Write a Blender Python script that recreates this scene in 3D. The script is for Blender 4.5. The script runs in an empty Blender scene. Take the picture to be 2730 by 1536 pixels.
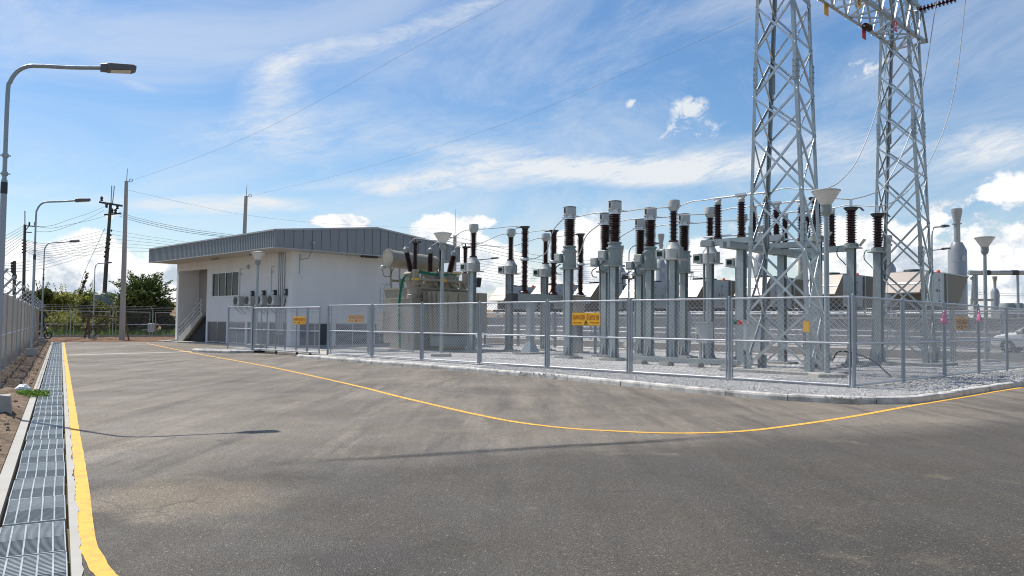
import bpy, math, random
from mathutils import Vector, Matrix
R = math.radians
random.seed(7)
SC = bpy.context.scene
COL = SC.collection

SKY_SAT, SKY_STR, CIR_STR, CUM_STR, EXPO = 1.28, .118, .80, .95, 0.17
# ------------------------------------------------------------------ camera maths
F = 2150.0; PIT = math.atan(96/2150); ROLL = -0.0104; EYE = 1.6
def _basis():
    u0 = (0, -math.sin(PIT), math.cos(PIT)); c, s = math.cos(ROLL), math.sin(ROLL)
    return (0, math.cos(PIT), math.sin(PIT)), (c, -s*u0[1], -s*u0[2]), (s, c*u0[1], c*u0[2])
CF, CR, CU = _basis()
def ray(px, py):
    a = (px-1365)/F; b = (768-py)/F
    return tuple(CF[i]+a*CR[i]+b*CU[i] for i in range(3))
def G(px, py, z=0.0):                       # point seen in the photo, lying on height z
    d = ray(px, py); t = (z-EYE)/d[2]; return (d[0]*t, d[1]*t)
def W(px, py, Y):                           # point seen in the photo, at distance Y
    d = ray(px, py); t = Y/d[1]; return Vector((d[0]*t, Y, EYE+d[2]*t))
# switchyard frame: a runs along the front fence (away to the left), b into the yard
C0 = (8.294, 19.601); TH = R(44.4)
UA = (-math.sin(TH), math.cos(TH)); UB = (UA[1], -UA[0])
def S(a, b, z=0.0): return Vector((C0[0]+a*UA[0]+b*UB[0], C0[1]+a*UA[1]+b*UB[1], z))
def toab(x, y): return ((x-C0[0])*UA[0]+(y-C0[1])*UA[1], (x-C0[0])*UB[0]+(y-C0[1])*UB[1])
def pb(px, py, b):                          # photo point lying on the vertical plane b
    d = ray(px, py); n = d[0]*UB[0]+d[1]*UB[1]; t = (b+C0[0]*UB[0]+C0[1]*UB[1])/n
    return toab(d[0]*t, d[1]*t)[0], EYE+d[2]*t
def pa(px, py, a):
    d = ray(px, py); n = d[0]*UA[0]+d[1]*UA[1]; t = (a+C0[0]*UA[0]+C0[1]*UA[1])/n
    return toab(d[0]*t, d[1]*t)[1], EYE+d[2]*t
# boundary drain frame: s runs away along the drain, n to the right
O0 = (-5.1, 8.38); TT = (-0.488, 0.873); TN = (0.873, 0.488)
def D(s, n, z=0.0): return Vector((O0[0]+s*TT[0]+n*TN[0], O0[1]+s*TT[1]+n*TN[1], z))

# ------------------------------------------------------------------ materials
def nd(nt, typ, **kw):
    n = nt.nodes.new(typ)
    for k, v in kw.items():
        if k in n.inputs.keys() if isinstance(k, str) else False: n.inputs[k].default_value = v
        else: setattr(n, k, v)
    return n
def mat(name, col, rough=.6, metal=0., var=.12, scale=2.5, bump=0., bscale=40., spec=.5, dirt=None, dirt_amt=.3, stretch=(1,1,1), coat=0.):
    m = bpy.data.materials.new(name); m.use_nodes = True; nt = m.node_tree; L = nt.links.new
    p = nt.nodes['Principled BSDF']
    p.inputs['Roughness'].default_value = rough; p.inputs['Metallic'].default_value = metal
    p.inputs['Specular IOR Level'].default_value = spec
    if coat: p.inputs['Coat Weight'].default_value = coat; p.inputs['Coat Roughness'].default_value = .15
    g = nt.nodes.new('ShaderNodeNewGeometry')
    mp = nt.nodes.new('ShaderNodeMapping'); mp.inputs['Scale'].default_value = stretch
    L(g.outputs['Position'], mp.inputs['Vector'])
    n1 = nt.nodes.new('ShaderNodeTexNoise'); n1.inputs['Scale'].default_value = scale; n1.inputs['Detail'].default_value = 6; n1.inputs['Roughness'].default_value = .65
    L(mp.outputs[0], n1.inputs['Vector'])
    mr = nt.nodes.new('ShaderNodeMapRange'); mr.inputs[1].default_value = .25; mr.inputs[2].default_value = .75
    mr.inputs[3].default_value = 1-var; mr.inputs[4].default_value = 1+var
    L(n1.outputs['Fac'], mr.inputs[0])
    mx = nt.nodes.new('ShaderNodeMix'); mx.data_type = 'RGBA'; mx.blend_type = 'MULTIPLY'; mx.inputs[0].default_value = 1
    mx.inputs[6].default_value = (*col, 1); L(mr.outputs[0], mx.inputs[7])
    out = mx.outputs[2]
    if dirt:
        n2 = nt.nodes.new('ShaderNodeTexNoise'); n2.inputs['Scale'].default_value = scale*.35; n2.inputs['Detail'].default_value = 8; n2.inputs['Roughness'].default_value = .7
        L(mp.outputs[0], n2.inputs['Vector'])
        r2 = nt.nodes.new('ShaderNodeMapRange'); r2.inputs[1].default_value = .48; r2.inputs[2].default_value = .72; r2.inputs[4].default_value = dirt_amt
        L(n2.outputs['Fac'], r2.inputs[0])
        m2 = nt.nodes.new('ShaderNodeMix'); m2.data_type = 'RGBA'; L(r2.outputs[0], m2.inputs[0]); L(out, m2.inputs[6]); m2.inputs[7].default_value = (*dirt, 1)
        out = m2.outputs[2]
    L(out, p.inputs['Base Color'])
    r3 = nt.nodes.new('ShaderNodeMapRange'); r3.inputs[1].default_value = .3; r3.inputs[2].default_value = .7
    r3.inputs[3].default_value = max(.03, rough-.08); r3.inputs[4].default_value = min(1, rough+.08)
    L(n1.outputs['Fac'], r3.inputs[0]); L(r3.outputs[0], p.inputs['Roughness'])
    if bump:
        n3 = nt.nodes.new('ShaderNodeTexNoise'); n3.inputs['Scale'].default_value = bscale; n3.inputs['Detail'].default_value = 5
        L(mp.outputs[0], n3.inputs['Vector'])
        b = nt.nodes.new('ShaderNodeBump'); b.inputs['Strength'].default_value = bump; b.inputs['Distance'].default_value = .02
        L(n3.outputs['Fac'], b.inputs['Height']); L(b.outputs[0], p.inputs['Normal'])
    return m

GALV = mat('galvanised_steel', (.32,.355,.36), .38, .45, .16, 7, .05, 90, dirt=(.23,.25,.25), dirt_amt=.5)
GALVB = mat('bright_galvanised_tube', (.47,.48,.50), .34, .5, .08, 6)
BRACE = mat('brace_galvanised', (.44,.47,.48), .32, .65, .10, 7)
WIRE = mat('zinc_wire', (.50,.51,.51), .36, .5, .06, 3)
POSTG = mat('fence_post_galvanised', (.32,.35,.38), .4, .6, .12, 6)
GRATEM = mat('grate_zinc', (.40,.43,.43), .40, .4, .08, 3)
GRATE_SHADE = mat('grate_zinc_shaded', (.27,.30,.31), .45, .4, .1, 3)  # same zinc, darkened so half the bars look tilted out of the light
GREYP = mat('grey_equipment_paint', (.25,.285,.275), .42, .0, .08, 5, dirt=(.17,.19,.18), dirt_amt=.35)
LGREY = mat('light_grey_paint', (.42,.43,.41), .4, .0, .07, 4)
PORC = mat('brown_porcelain', (.045,.011,.009), .30, 0, .15, 4, spec=.4)
ALU = mat('aluminium', (.60,.61,.62), .32, .85, .08, 8)
CABLE = mat('aluminium_cable', (.50,.50,.49), .5, .6, .08, 8)
WIREK = mat('weathered_line_wire', (.10,.10,.105), .6, .2, .2, 8)
DARKM = mat('dark_metal', (.05,.052,.055), .5, .3, .2, 8)
BLACK = mat('black_rubber', (.018,.018,.02), .6, 0, .2, 8)
TXP = mat('transformer_beige_paint', (.30,.268,.21), .42, 0, .06, 2.5, dirt=(.19,.16,.12), dirt_amt=.35)
CONC = mat('concrete', (.36,.345,.315), .85, 0, .14, 4, .25, 60, dirt=(.2,.18,.15), dirt_amt=.5)
CONCL = mat('pale_concrete', (.40,.385,.345), .85, 0, .12, 3, .2, 60, dirt=(.33,.29,.23), dirt_amt=.5)
KERBM = mat('kerb_concrete', (.54,.52,.48), .85, 0, .25, 5, .35, 45, dirt=(.10,.09,.075), dirt_amt=.85)
POLEC = mat('pole_concrete', (.40,.37,.33), .85, 0, .15, 2, .2, 30, stretch=(3,3,.4))
WALL = mat('white_wall_paint', (.74,.73,.72), .75, 0, .05, 1.1, .04, 120, dirt=(.60,.585,.56), dirt_amt=.4, stretch=(1,1,.35))
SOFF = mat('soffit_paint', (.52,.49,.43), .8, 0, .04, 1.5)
PORCHW = mat('porch_wall_shaded', (.33,.31,.285), .8, 0, .04, 1)  # wall colour darkened to carry the shade inside the porch
FASC = mat('grey_metal_sheet', (.215,.23,.245), .45, .25, .08, 3, stretch=(1,1,.3))
ROOFT = mat('roof_trim', (.36,.37,.38), .4, .5, .06, 3)
GLASS = mat('dark_window_glass', (.018,.040,.036), .04, 0, .1, 1, spec=.12)
CURT_SHADE = mat('curtain_and_stair_shade', (.012,.012,.014), .8, 0, .2, 6)
BGLASS = mat('basement_panel', (.055,.065,.08), .35, .1, .04, 1)
ALUF = mat('window_frame_aluminium', (.45,.47,.49), .35, .6, .06, 5)
YPAINT = mat('yellow_road_paint', (.78,.42,.045), .65, 0, .14, 16, .35, 120, dirt=(.30,.19,.08), dirt_amt=.75)
WPAINT = mat('white_road_paint', (.62,.60,.57), .7, 0, .12, 6, dirt=(.25,.24,.22), dirt_amt=.6)
SIGNY = mat('sign_yellow', (.78,.40,.012), .4, 0, .05, 4)
SIGNR = mat('sign_red', (.55,.02,.03), .45, 0, .05, 4)
SIGNG = mat('sign_green', (.01,.12,.05), .45, 0, .05, 4)
INKR = mat('sign_ink_red', (.33,.035,.01), .5, 0, .05, 4)
INKW = mat('sign_ink_white', (.8,.8,.8), .5, 0, .03, 4)
INKK = mat('sign_ink_black', (.04,.02,.01), .5, 0, .03, 4)
WOOD = mat('old_timber', (.13,.085,.055), .85, 0, .3, 6, .3, 40, stretch=(1,1,.3))
WOODP = mat('weathered_pole', (.10,.083,.068), .85, 0, .25, 3, .3, 30, stretch=(2,2,.3))
GREENC = mat('green_cable', (.0,.16,.10), .5, 0, .15, 6)
GREENE = mat('green_painted_steel', (.01,.09,.03), .45, 0, .1, 2)
YELST = mat('yellow_steel', (.70,.42,.02), .45, 0, .1, 3)
ORANGE = mat('orange_beacon', (.75,.10,.02), .4, 0, .05, 3)
PINK = mat('pink_plastic', (.72,.25,.40), .35, 0, .15, 12)
BAGW = mat('white_plastic_bag', (.75,.76,.76), .3, 0, .1, 12)
LAMPD = mat('opal_diffuser', (.66,.63,.57), .35, 0, .03, 2)
CONT = mat('container_grey_blue', (.33,.36,.38), .42, .15, .06, 1.2)
HOODM = mat('galvalume_hood', (.23,.20,.178), .46, .25, .06, .8)
HOODU = mat('hood_shaded_metal', (.17,.145,.11), .6, .2, .15, 3)  # shade of the hood cheeks, undersides and intake put into the colour
STK = mat('stack_cladding', (.34,.335,.325), .34, .45, .03, .6)
SOILM = None
CARW = mat('white_car_paint', (.72,.73,.74), .25, 0, .02, 1, coat=.6)
CARG = mat('car_glass', (.015,.02,.022), .05, 0, .05, 1, spec=.8)
LEAFS = {}
def leafmat(name, c1, c2):
    m = bpy.data.materials.new(name); m.use_nodes = True; nt = m.node_tree; L = nt.links.new
    p = nt.nodes['Principled BSDF']; p.inputs['Roughness'].default_value = .55; p.inputs['Specular IOR Level'].default_value = .3
    g = nt.nodes.new('ShaderNodeNewGeometry'); n = nt.nodes.new('ShaderNodeTexNoise'); n.inputs['Scale'].default_value = 1.1; n.inputs['Detail'].default_value = 4
    L(g.outputs['Position'], n.inputs['Vector'])
    ad = nt.nodes.new('ShaderNodeMath'); ad.operation = 'ADD'; L(n.outputs['Fac'], ad.inputs[0])
    ml = nt.nodes.new('ShaderNodeMath'); ml.operation = 'MULTIPLY_ADD'; L(g.outputs['Random Per Island'], ml.inputs[0]); ml.inputs[1].default_value = .5; ml.inputs[2].default_value = -.25
    L(ml.outputs[0], ad.inputs[1])
    r = nt.nodes.new('ShaderNodeValToRGB'); r.color_ramp.elements[0].position = .3; r.color_ramp.elements[1].position = .75
    r.color_ramp.elements[0].color = (*c1, 1); r.color_ramp.elements[1].color = (*c2, 1)
    L(ad.outputs[0], r.inputs[0]); L(r.outputs[0], p.inputs['Base Color'])
    tr = nt.nodes.new('ShaderNodeBsdfTranslucent'); L(r.outputs[0], tr.inputs['Color'])
    ms = nt.nodes.new('ShaderNodeMixShader'); ms.inputs[0].default_value = .35
    L(p.outputs[0], ms.inputs[1]); L(tr.outputs[0], ms.inputs[2]); L(ms.outputs[0], nt.nodes['Material Output'].inputs['Surface'])
    return m
LEAF1 = leafmat('olive_leaves', (.10,.11,.02), (.44,.43,.09))
LEAF2 = leafmat('dark_leaves', (.04,.055,.015), (.18,.20,.045))
LEAF3 = leafmat('acacia_leaves', (.035,.065,.016), (.14,.20,.05))
GRASSM = leafmat('grass_blades', (.07,.12,.02), (.20,.28,.06))
CLIP = leafmat('green_clippings', (.06,.13,.01), (.16,.30,.03))
BARK = mat('bark', (.075,.06,.045), .9, 0, .3, 8, .5, 30)

def soil_mat(name, c1, c2, c3, scale):
    m = bpy.data.materials.new(name); m.use_nodes = True; nt = m.node_tree; L = nt.links.new
    p = nt.nodes['Principled BSDF']; p.inputs['Roughness'].default_value = .95; p.inputs['Specular IOR Level'].default_value = .2
    g = nt.nodes.new('ShaderNodeNewGeometry'); n = nt.nodes.new('ShaderNodeTexNoise'); n.inputs['Scale'].default_value = scale; n.inputs['Detail'].default_value = 9; n.inputs['Roughness'].default_value = .7
    L(g.outputs['Position'], n.inputs['Vector'])
    r = nt.nodes.new('ShaderNodeValToRGB'); e = r.color_ramp.elements; e[0].position = .3; e[1].position = .7
    e[0].color = (*c1, 1); e[1].color = (*c3, 1); k = e.new(.5); k.color = (*c2, 1)
    L(n.outputs['Fac'], r.inputs[0]); L(r.outputs[0], p.inputs['Base Color'])
    b = nt.nodes.new('ShaderNodeBump'); b.inputs['Strength'].default_value = .8; b.inputs['Distance'].default_value = .06
    n2 = nt.nodes.new('ShaderNodeTexNoise'); n2.inputs['Scale'].default_value = scale*7; n2.inputs['Detail'].default_value = 6
    L(g.outputs['Position'], n2.inputs['Vector']); L(n2.outputs['Fac'], b.inputs['Height']); L(b.outputs[0], p.inputs['Normal'])
    return m
SOIL = soil_mat('brown_soil', (.095,.065,.042), (.17,.122,.083), (.27,.205,.15), 2.2)
REDSOIL = soil_mat('red_soil', (.09,.05,.028), (.15,.085,.05), (.22,.14,.085), 1.5)
EARTH = soil_mat('far_ground', (.08,.085,.03), (.14,.11,.06), (.2,.15,.09), .15)
BANK = soil_mat('earth_bank', (.16,.10,.055), (.24,.16,.09), (.32,.23,.14), .35)

def asphalt():
    m = bpy.data.materials.new('asphalt'); m.use_nodes = True; nt = m.node_tree; L = nt.links.new
    p = nt.nodes['Principled BSDF']; p.inputs['Specular IOR Level'].default_value = .5
    g = nt.nodes.new('ShaderNodeNewGeometry'); pos = g.outputs['Position']
    def noise(scale, det=6, rough=.6, rot=0, st=(1,1,1)):
        mp = nt.nodes.new('ShaderNodeMapping'); mp.inputs['Scale'].default_value = st; mp.inputs['Rotation'].default_value = (0,0,rot); L(pos, mp.inputs['Vector'])
        n = nt.nodes.new('ShaderNodeTexNoise'); n.inputs['Scale'].default_value = scale; n.inputs['Detail'].default_value = det; n.inputs['Roughness'].default_value = rough
        L(mp.outputs[0], n.inputs['Vector']); return n.outputs['Fac']
    def rng(v, a, b, c, d):
        r = nt.nodes.new('ShaderNodeMapRange'); r.interpolation_type = 'SMOOTHSTEP'
        for i, k in enumerate((a,b,c,d)): r.inputs[i+1].default_value = k
        L(v, r.inputs[0]); return r.outputs[0]
    def math_(op, a, b=None, c=None):
        n = nt.nodes.new('ShaderNodeMath'); n.operation = op
        for i, k in enumerate((a,b,c)):
            if k is None: continue
            if isinstance(k, (int,float)): n.inputs[i].default_value = k
            else: L(k, n.inputs[i])
        return n.outputs[0]
    def mix(f, a, b, bt='MIX'):
        n = nt.nodes.new('ShaderNodeMix'); n.data_type = 'RGBA'; n.blend_type = bt
        for i, k in ((0,f),(6,a),(7,b)):
            if isinstance(k, (int,float)): n.inputs[i].default_value = k
            elif isinstance(k, tuple): n.inputs[i].default_value = (*k,1)
            else: L(k, n.inputs[i])
        return n.outputs[2]
    base = mix(rng(noise(.22,8,.62), .32,.68,0,1), (.098,.085,.071), (.185,.163,.138))
    # tyre-smeared dusty streaks along the lanes
    brk = rng(noise(5,8,.75), .36,.62,.25,1)
    st = math_('MULTIPLY', rng(noise(1.0,9,.7,R(-29),(1.1,.10,1)), .46,.72,0,.62), brk)
    base = mix(st, base, (.285,.25,.21))
    st2 = math_('MULTIPLY', rng(noise(1.6,10,.75,R(62),(1.0,.10,1)), .47,.70,0,.8), brk)
    base = mix(st2, base, (.275,.24,.20))
    dk = rng(noise(1.3,9,.7,R(48),(1.2,.13,1)), .49,.68,0,.75)
    base = mix(dk, base, (.060,.055,.049))
    # two surfacing jobs meeting along a seam; the near colour also holds view-angle darkening
    sx = nt.nodes.new('ShaderNodeVectorMath'); sx.operation = 'DOT_PRODUCT'; L(pos, sx.inputs[0])
    p1 = Vector((*G(700,1240),0)); p2 = Vector((*G(1900,1166),0)); dv = (p2-p1).normalized(); nv = Vector((-dv.y, dv.x, 0))
    sx.inputs[1].default_value = nv
    dist = math_('SUBTRACT', sx.outputs['Value'], nv.dot(p1))
    wob = math_('MULTIPLY_ADD', noise(.5,5,.6), 1.6, -.8)
    near = rng(math_('ADD', dist, math_('MULTIPLY', wob, 1.0)), -1.2, .5, 1, 0)
    base = mix(math_('MULTIPLY', near, .80), base, (.042,.037,.030))
    seam = rng(math_('ABSOLUTE', math_('ADD', dist, math_('MULTIPLY', wob, .16))), .02, .20, 1, 0)
    al = nt.nodes.new('ShaderNodeVectorMath'); al.operation = 'DOT_PRODUCT'; L(pos, al.inputs[0]); al.inputs[1].default_value = dv
    s0 = dv.dot(p1); s1 = dv.dot(p2)
    ext = math_('MULTIPLY', rng(al.outputs['Value'], s0-.5, s0+2.0, 0, 1), rng(al.outputs['Value'], s1-1.5, s1+1, 1, 0))
    seam = math_('MULTIPLY', math_('MULTIPLY', seam, ext), rng(noise(3.5,8,.75), .30,.52,.25,1))
    base = mix(seam, base, (.018,.017,.015))
    # pale dried-mud patches
    mud = rng(noise(.55,9,.72), .56,.74,0,.65)
    base = mix(mud, base, (.25,.215,.165))
    # a tan patch of washed-out fines beside the line, and darker damp-looking binder next to it
    def spot(px, py, r0, r1):
        vd = nt.nodes.new('ShaderNodeVectorMath'); vd.operation = 'DISTANCE'; L(pos, vd.inputs[0]); vd.inputs[1].default_value = (*G(px,py),0)
        return rng(math_('ADD', vd.outputs['Value'], math_('MULTIPLY_ADD', noise(1.3,8,.7), 2.6, -1.3)), r0, r1, 1, 0)
    base = mix(math_('MULTIPLY', spot(500,1330,.3,1.3), .38), base, (.27,.22,.155))
    base = mix(math_('MULTIPLY', spot(300,1330,.2,.9), .35), base, (.22,.185,.14))
    base = mix(math_('MULTIPLY', spot(1000,1500,.1,.9), .5), base, (.020,.017,.014))
    base = mix(math_('MULTIPLY', spot(2350,1480,.1,1.2), .5), base, (.024,.022,.019))
    base = mix(math_('MULTIPLY', spot(820,1260,.1,.8), .5), base, (.035,.031,.026))
    # two faint wheel tracks sweeping out of the near corner
    wd = nt.nodes.new('ShaderNodeVectorMath'); wd.operation = 'DISTANCE'; L(pos, wd.inputs[0]); wd.inputs[1].default_value = (11.5,-2.0,0)
    for rad, am in ((16.2,.30),(18.0,.30),(20.6,.22),(22.3,.22)):
        tr_ = rng(math_('ABSOLUTE', math_('ADD', math_('SUBTRACT', wd.outputs['Value'], rad), math_('MULTIPLY', wob, .12))), .05, .24, 1, 0)
        base = mix(math_('MULTIPLY', math_('MULTIPLY', tr_, rng(noise(.7,7,.7), .42,.66,0,1)), am), base, (.045,.041,.037))
    # fine hairline cracks
    cv = nt.nodes.new('ShaderNodeTexVoronoi'); cv.feature = 'DISTANCE_TO_EDGE'; cv.inputs['Scale'].default_value = .33
    wv = nt.nodes.new('ShaderNodeTexNoise'); wv.inputs['Scale'].default_value = 1.6; wv.inputs['Detail'].default_value = 6; L(pos, wv.inputs['Vector'])
    wm = nt.nodes.new('ShaderNodeMix'); wm.data_type = 'VECTOR'; wm.inputs[0].default_value = .35; L(pos, wm.inputs[4]); L(wv.outputs['Color'], wm.inputs[5]); L(wm.outputs[1], cv.inputs['Vector'])
    ck = math_('MULTIPLY', rng(cv.outputs['Distance'], .0, .006, 1, 0), rng(noise(.35,4,.6), .52,.62,0,.55))
    base = mix(ck, base, (.025,.023,.02))
    # aggregate
    v = nt.nodes.new('ShaderNodeTexVoronoi'); v.inputs['Scale'].default_value = 95; L(pos, v.inputs['Vector'])
    hs = nt.nodes.new('ShaderNodeRGBToBW'); L(v.outputs['Color'], hs.inputs[0])
    base = mix(1.0, base, rng(hs.outputs[0], .15,.9,.68,1.35), 'MULTIPLY')
    base = mix(1.0, base, rng(noise(34,6,.8), .34,.66,.66,1.36), 'MULTIPLY')
    specks = rng(hs.outputs[0],   .86,.94,0,.6); base = mix(specks, base, (.34,.31,.27))
    base = mix(1.0, base, (1.0,.955,.875), 'MULTIPLY')
    L(base, p.inputs['Base Color'])
    L(rng(noise(.8,5), .3,.7,.62,.82), p.inputs['Roughness'])
    b = nt.nodes.new('ShaderNodeBump'); b.inputs['Strength'].default_value = .55; b.inputs['Distance'].default_value = .012
    L(math_('ADD', v.outputs['Distance'], math_('MULTIPLY', noise(24,4,.7), 1.2)), b.inputs['Height']); L(b.outputs[0], p.inputs['Normal'])
    return m
ASPH = asphalt()

def gravel():
    m = bpy.data.materials.new('crushed_stone'); m.use_nodes = True; nt = m.node_tree; L = nt.links.new
    p = nt.nodes['Principled BSDF']; p.inputs['Roughness'].default_value = .8; p.inputs['Specular IOR Level'].default_value = .3
    g = nt.nodes.new('ShaderNodeNewGeometry')
    w = nt.nodes.new('ShaderNodeTexNoise'); w.inputs['Scale'].default_value = 14; L(g.outputs['Position'], w.inputs['Vector'])
    add = nt.nodes.new('ShaderNodeMix'); add.data_type = 'VECTOR'; add.inputs[0].default_value = .06; L(g.outputs['Position'], add.inputs[4]); L(w.outputs['Color'], add.inputs[5])
    v = nt.nodes.new('ShaderNodeTexVoronoi'); v.inputs['Scale'].default_value = 15; L(add.outputs[1], v.inputs['Vector'])
    bw = nt.nodes.new('ShaderNodeRGBToBW'); L(v.outputs['Color'], bw.inputs[0])
    r = nt.nodes.new('ShaderNodeValToRGB'); e = r.color_ramp.elements; e[0].position = .1; e[0].color = (.10,.10,.105,1); e[1].position = .85; e[1].color = (.62,.605,.58,1)
    k = e.new(.5); k.color = (.35,.34,.33,1)
    L(bw.outputs[0], r.inputs[0])
    n = nt.nodes.new('ShaderNodeTexNoise'); n.inputs['Scale'].default_value = .8; n.inputs['Detail'].default_value = 6; L(g.outputs['Position'], n.inputs['Vector'])
    mr = nt.nodes.new('ShaderNodeMapRange'); mr.inputs[1].default_value = .3; mr.inputs[2].default_value = .7; mr.inputs[3].default_value = .8; mr.inputs[4].default_value = 1.2; L(n.outputs['Fac'], mr.inputs[0])
    mx = nt.nodes.new('ShaderNodeMix'); mx.data_type = 'RGBA'; mx.blend_type = 'MULTIPLY'; mx.inputs[0].default_value = 1; L(r.outputs[0], mx.inputs[6]); L(mr.outputs[0], mx.inputs[7])
    L(mx.outputs[2], p.inputs['Base Color'])
    b = nt.nodes.new('ShaderNodeBump'); b.invert = True; b.inputs['Strength'].default_value = 1; b.inputs['Distance'].default_value = .05
    L(v.outputs['Distance'], b.inputs['Height']); L(b.outputs[0], p.inputs['Normal'])
    return m
GRAV = gravel()
STONE = mat('loose_stone', (.42,.41,.395), .8, 0, .45, 9, .3, 40)

# ------------------------------------------------------------------ mesh building
class MB:
    def __init__(s): s.v = []; s.f = []; s.sm = []
    def add(s, vs, fs, smooth=False):
        o = len(s.v); s.v += [tuple(p) for p in vs]
        for f in fs: s.f.append(tuple(i+o for i in f)); s.sm.append(smooth)
        return s
    def hexa(s, p):   # 8 corners: bottom 4 ccw, top 4 ccw
        return s.add(p, [(3,2,1,0),(4,5,6,7),(0,1,5,4),(1,2,6,5),(2,3,7,6),(3,0,4,7)])
    def box(s, c, d, rot=0.0, M=None):
        cx, cy, cz = c; hx, hy, hz = d[0]/2, d[1]/2, d[2]/2; ca, sa = math.cos(rot), math.sin(rot)
        P = []
        for z in (-hz, hz):
            for x, y in ((-hx,-hy),(hx,-hy),(hx,hy),(-hx,hy)): P.append((cx+x*ca-y*sa, cy+x*sa+y*ca, cz+z))
        return s.hexa(P)
    def cbox(s, c, d, ch=.02, rot=0.0):   # box with chamfered vertical edges and top
        cx, cy, cz = c; hx, hy, hz = d[0]/2, d[1]/2, d[2]/2; ca, sa = math.cos(rot), math.sin(rot)
        def ring(i, z):
            x, y = hx-i, hy-i; k = ch
            pts = [(-x+k,-y),(x-k,-y),(x,-y+k),(x,y-k),(x-k,y),(-x+k,y),(-x,y-k),(-x,-y+k)]
            return [(cx+a*ca-b*sa, cy+a*sa+b*ca, cz+z) for a, b in pts]
        return s.loft([ring(0,-hz), ring(0,hz-ch), ring(ch,hz)], True)
    def loft(s, rings, caps=True, smooth=False, closed=True):
        n = len(rings[0]); o = len(s.v)
        for r in rings: s.v += [tuple(p) for p in r]
        for i in range(len(rings)-1):
            for j in range(n if closed else n-1):
                k = (j+1) % n
                s.f.append((o+i*n+j, o+i*n+k, o+(i+1)*n+k, o+(i+1)*n+j)); s.sm.append(smooth)
        if caps:
            s.f.append(tuple(o+j for j in range(n-1,-1,-1))); s.sm.append(False)
            s.f.append(tuple(o+(len(rings)-1)*n+j for j in range(n))); s.sm.append(False)
        return s
    def bar(s, p, q, w, h=None, up=(0,0,1)):
        h = h or w; p, q = Vector(p), Vector(q); d = (q-p).normalized(); u = Vector(up)
        if abs(d.dot(u)) > .98: u = Vector((1,0,0)) if abs(d.x) < .9 else Vector((0,1,0))
        x = d.cross(u).normalized()*w/2; y = x.cross(d).normalized()*h/2
        a = [p-x-y, p+x-y, p+x+y, p-x+y]; b = [v+(q-p) for v in a]
        return s.loft([a, b])
    def angle(s, p, q, w, t=.012, up=(0,0,1), flip=1):     # L-section bar
        p, q = Vector(p), Vector(q); d = (q-p).normalized(); u = Vector(up)
        if abs(d.dot(u)) > .98: u = Vector((1,0,0))
        x = d.cross(u).normalized()*flip; y = x.cross(d).normalized()*flip
        pr = [(0,0),(w,0),(w,t),(t,t),(t,w),(0,w)]
        a = [p+x*i+y*j for i, j in pr]; b = [v+(q-p) for v in a]
        return s.loft([a, b])
    def tube(s, pts, r, n=8, caps=True, smooth=True):
        pts = [Vector(p) for p in pts]; rings = []; u = None
        rr = r if isinstance(r, (list,tuple)) else [r]*len(pts)
        for i, p in enumerate(pts):
            d = (pts[min(i+1,len(pts)-1)]-pts[max(i-1,0)]).normalized()
            if u is None:
                u = Vector((0,0,1)) if abs(d.z) < .9 else Vector((1,0,0))
            x = d.cross(u).normalized(); u = x.cross(d).normalized()
            rings.append([p+(x*math.cos(t)+u*math.sin(t))*rr[i] for t in [2*math.pi*k/n for k in range(n)]])
        return s.loft(rings, caps, smooth)
    def lathe(s, prof, o=(0,0,0), n=20, axis=None, smooth=True, caps=True):
        o = Vector(o); ax = Vector(axis).normalized() if axis else Vector((0,0,1))
        x = Vector((1,0,0)) if abs(ax.x) < .9 else Vector((0,1,0))
        x = (x-ax*ax.dot(x)).normalized(); y = ax.cross(x)
        rings = [[o+ax*z+(x*math.cos(2*math.pi*k/n)+y*math.sin(2*math.pi*k/n))*r for k in range(n)] for r, z in prof]
        return s.loft(rings, caps, smooth)
    def prism(s, poly, z0, z1):
        return s.loft([[(x,y,z0) for x,y in poly], [(x,y,z1) for x,y in poly]])
    def quad(s, *p): return s.add(p, [tuple(range(len(p)))])
    def build(s, name, m, parent=None, world=True):
        me = bpy.data.meshes.new(name)
        off = Vector((0,0,0))
        if parent is not None and world:
            off = Vector(parent.get('org', (0,0,0)))
        me.from_pydata([(p[0]-off.x, p[1]-off.y, p[2]-off.z) for p in s.v], [], s.f)
        me.polygons.foreach_set('use_smooth', s.sm)
        me.materials.append(m); me.update()
        if any(s.sm): me.set_sharp_from_angle(angle=R(27))
        o = bpy.data.objects.new(name, me); COL.objects.link(o)
        if parent is not None:
            o.parent = parent; o['org'] = tuple(parent.get('org', (0,0,0)))
        return o
def thing(name, label, cat, loc=(0,0,0), rot=0., group=None):
    o = bpy.data.objects.new(name, None); COL.objects.link(o); o.location = loc; o.rotation_euler = (0,0,rot)
    o.empty_display_size = .1
    o['label'] = label; o['category'] = cat; o['org'] = tuple(loc)
    if group: o['group'] = group
    return o
def tag(o, label, cat, group=None):
    o['label'] = label; o['category'] = cat
    if group: o['group'] = group
    return o
def struct(name, mb, m, kind='structure'):
    o = mb.build(name, m); o['kind'] = kind; return o
def copy_tree(o, parent=None):
    c = o.copy(); COL.objects.link(c)
    if parent is not None: c.parent = parent
    for ch in list(o.children): copy_tree(ch, c)
    return c
def dup(root, loc, label, rot=None):
    c = copy_tree(root); c.location = loc; c['label'] = label
    if rot is not None: c.rotation_euler = (0,0,rot)
    return c
SR = TH     # rotation that makes local x = b and local y = a

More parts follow.
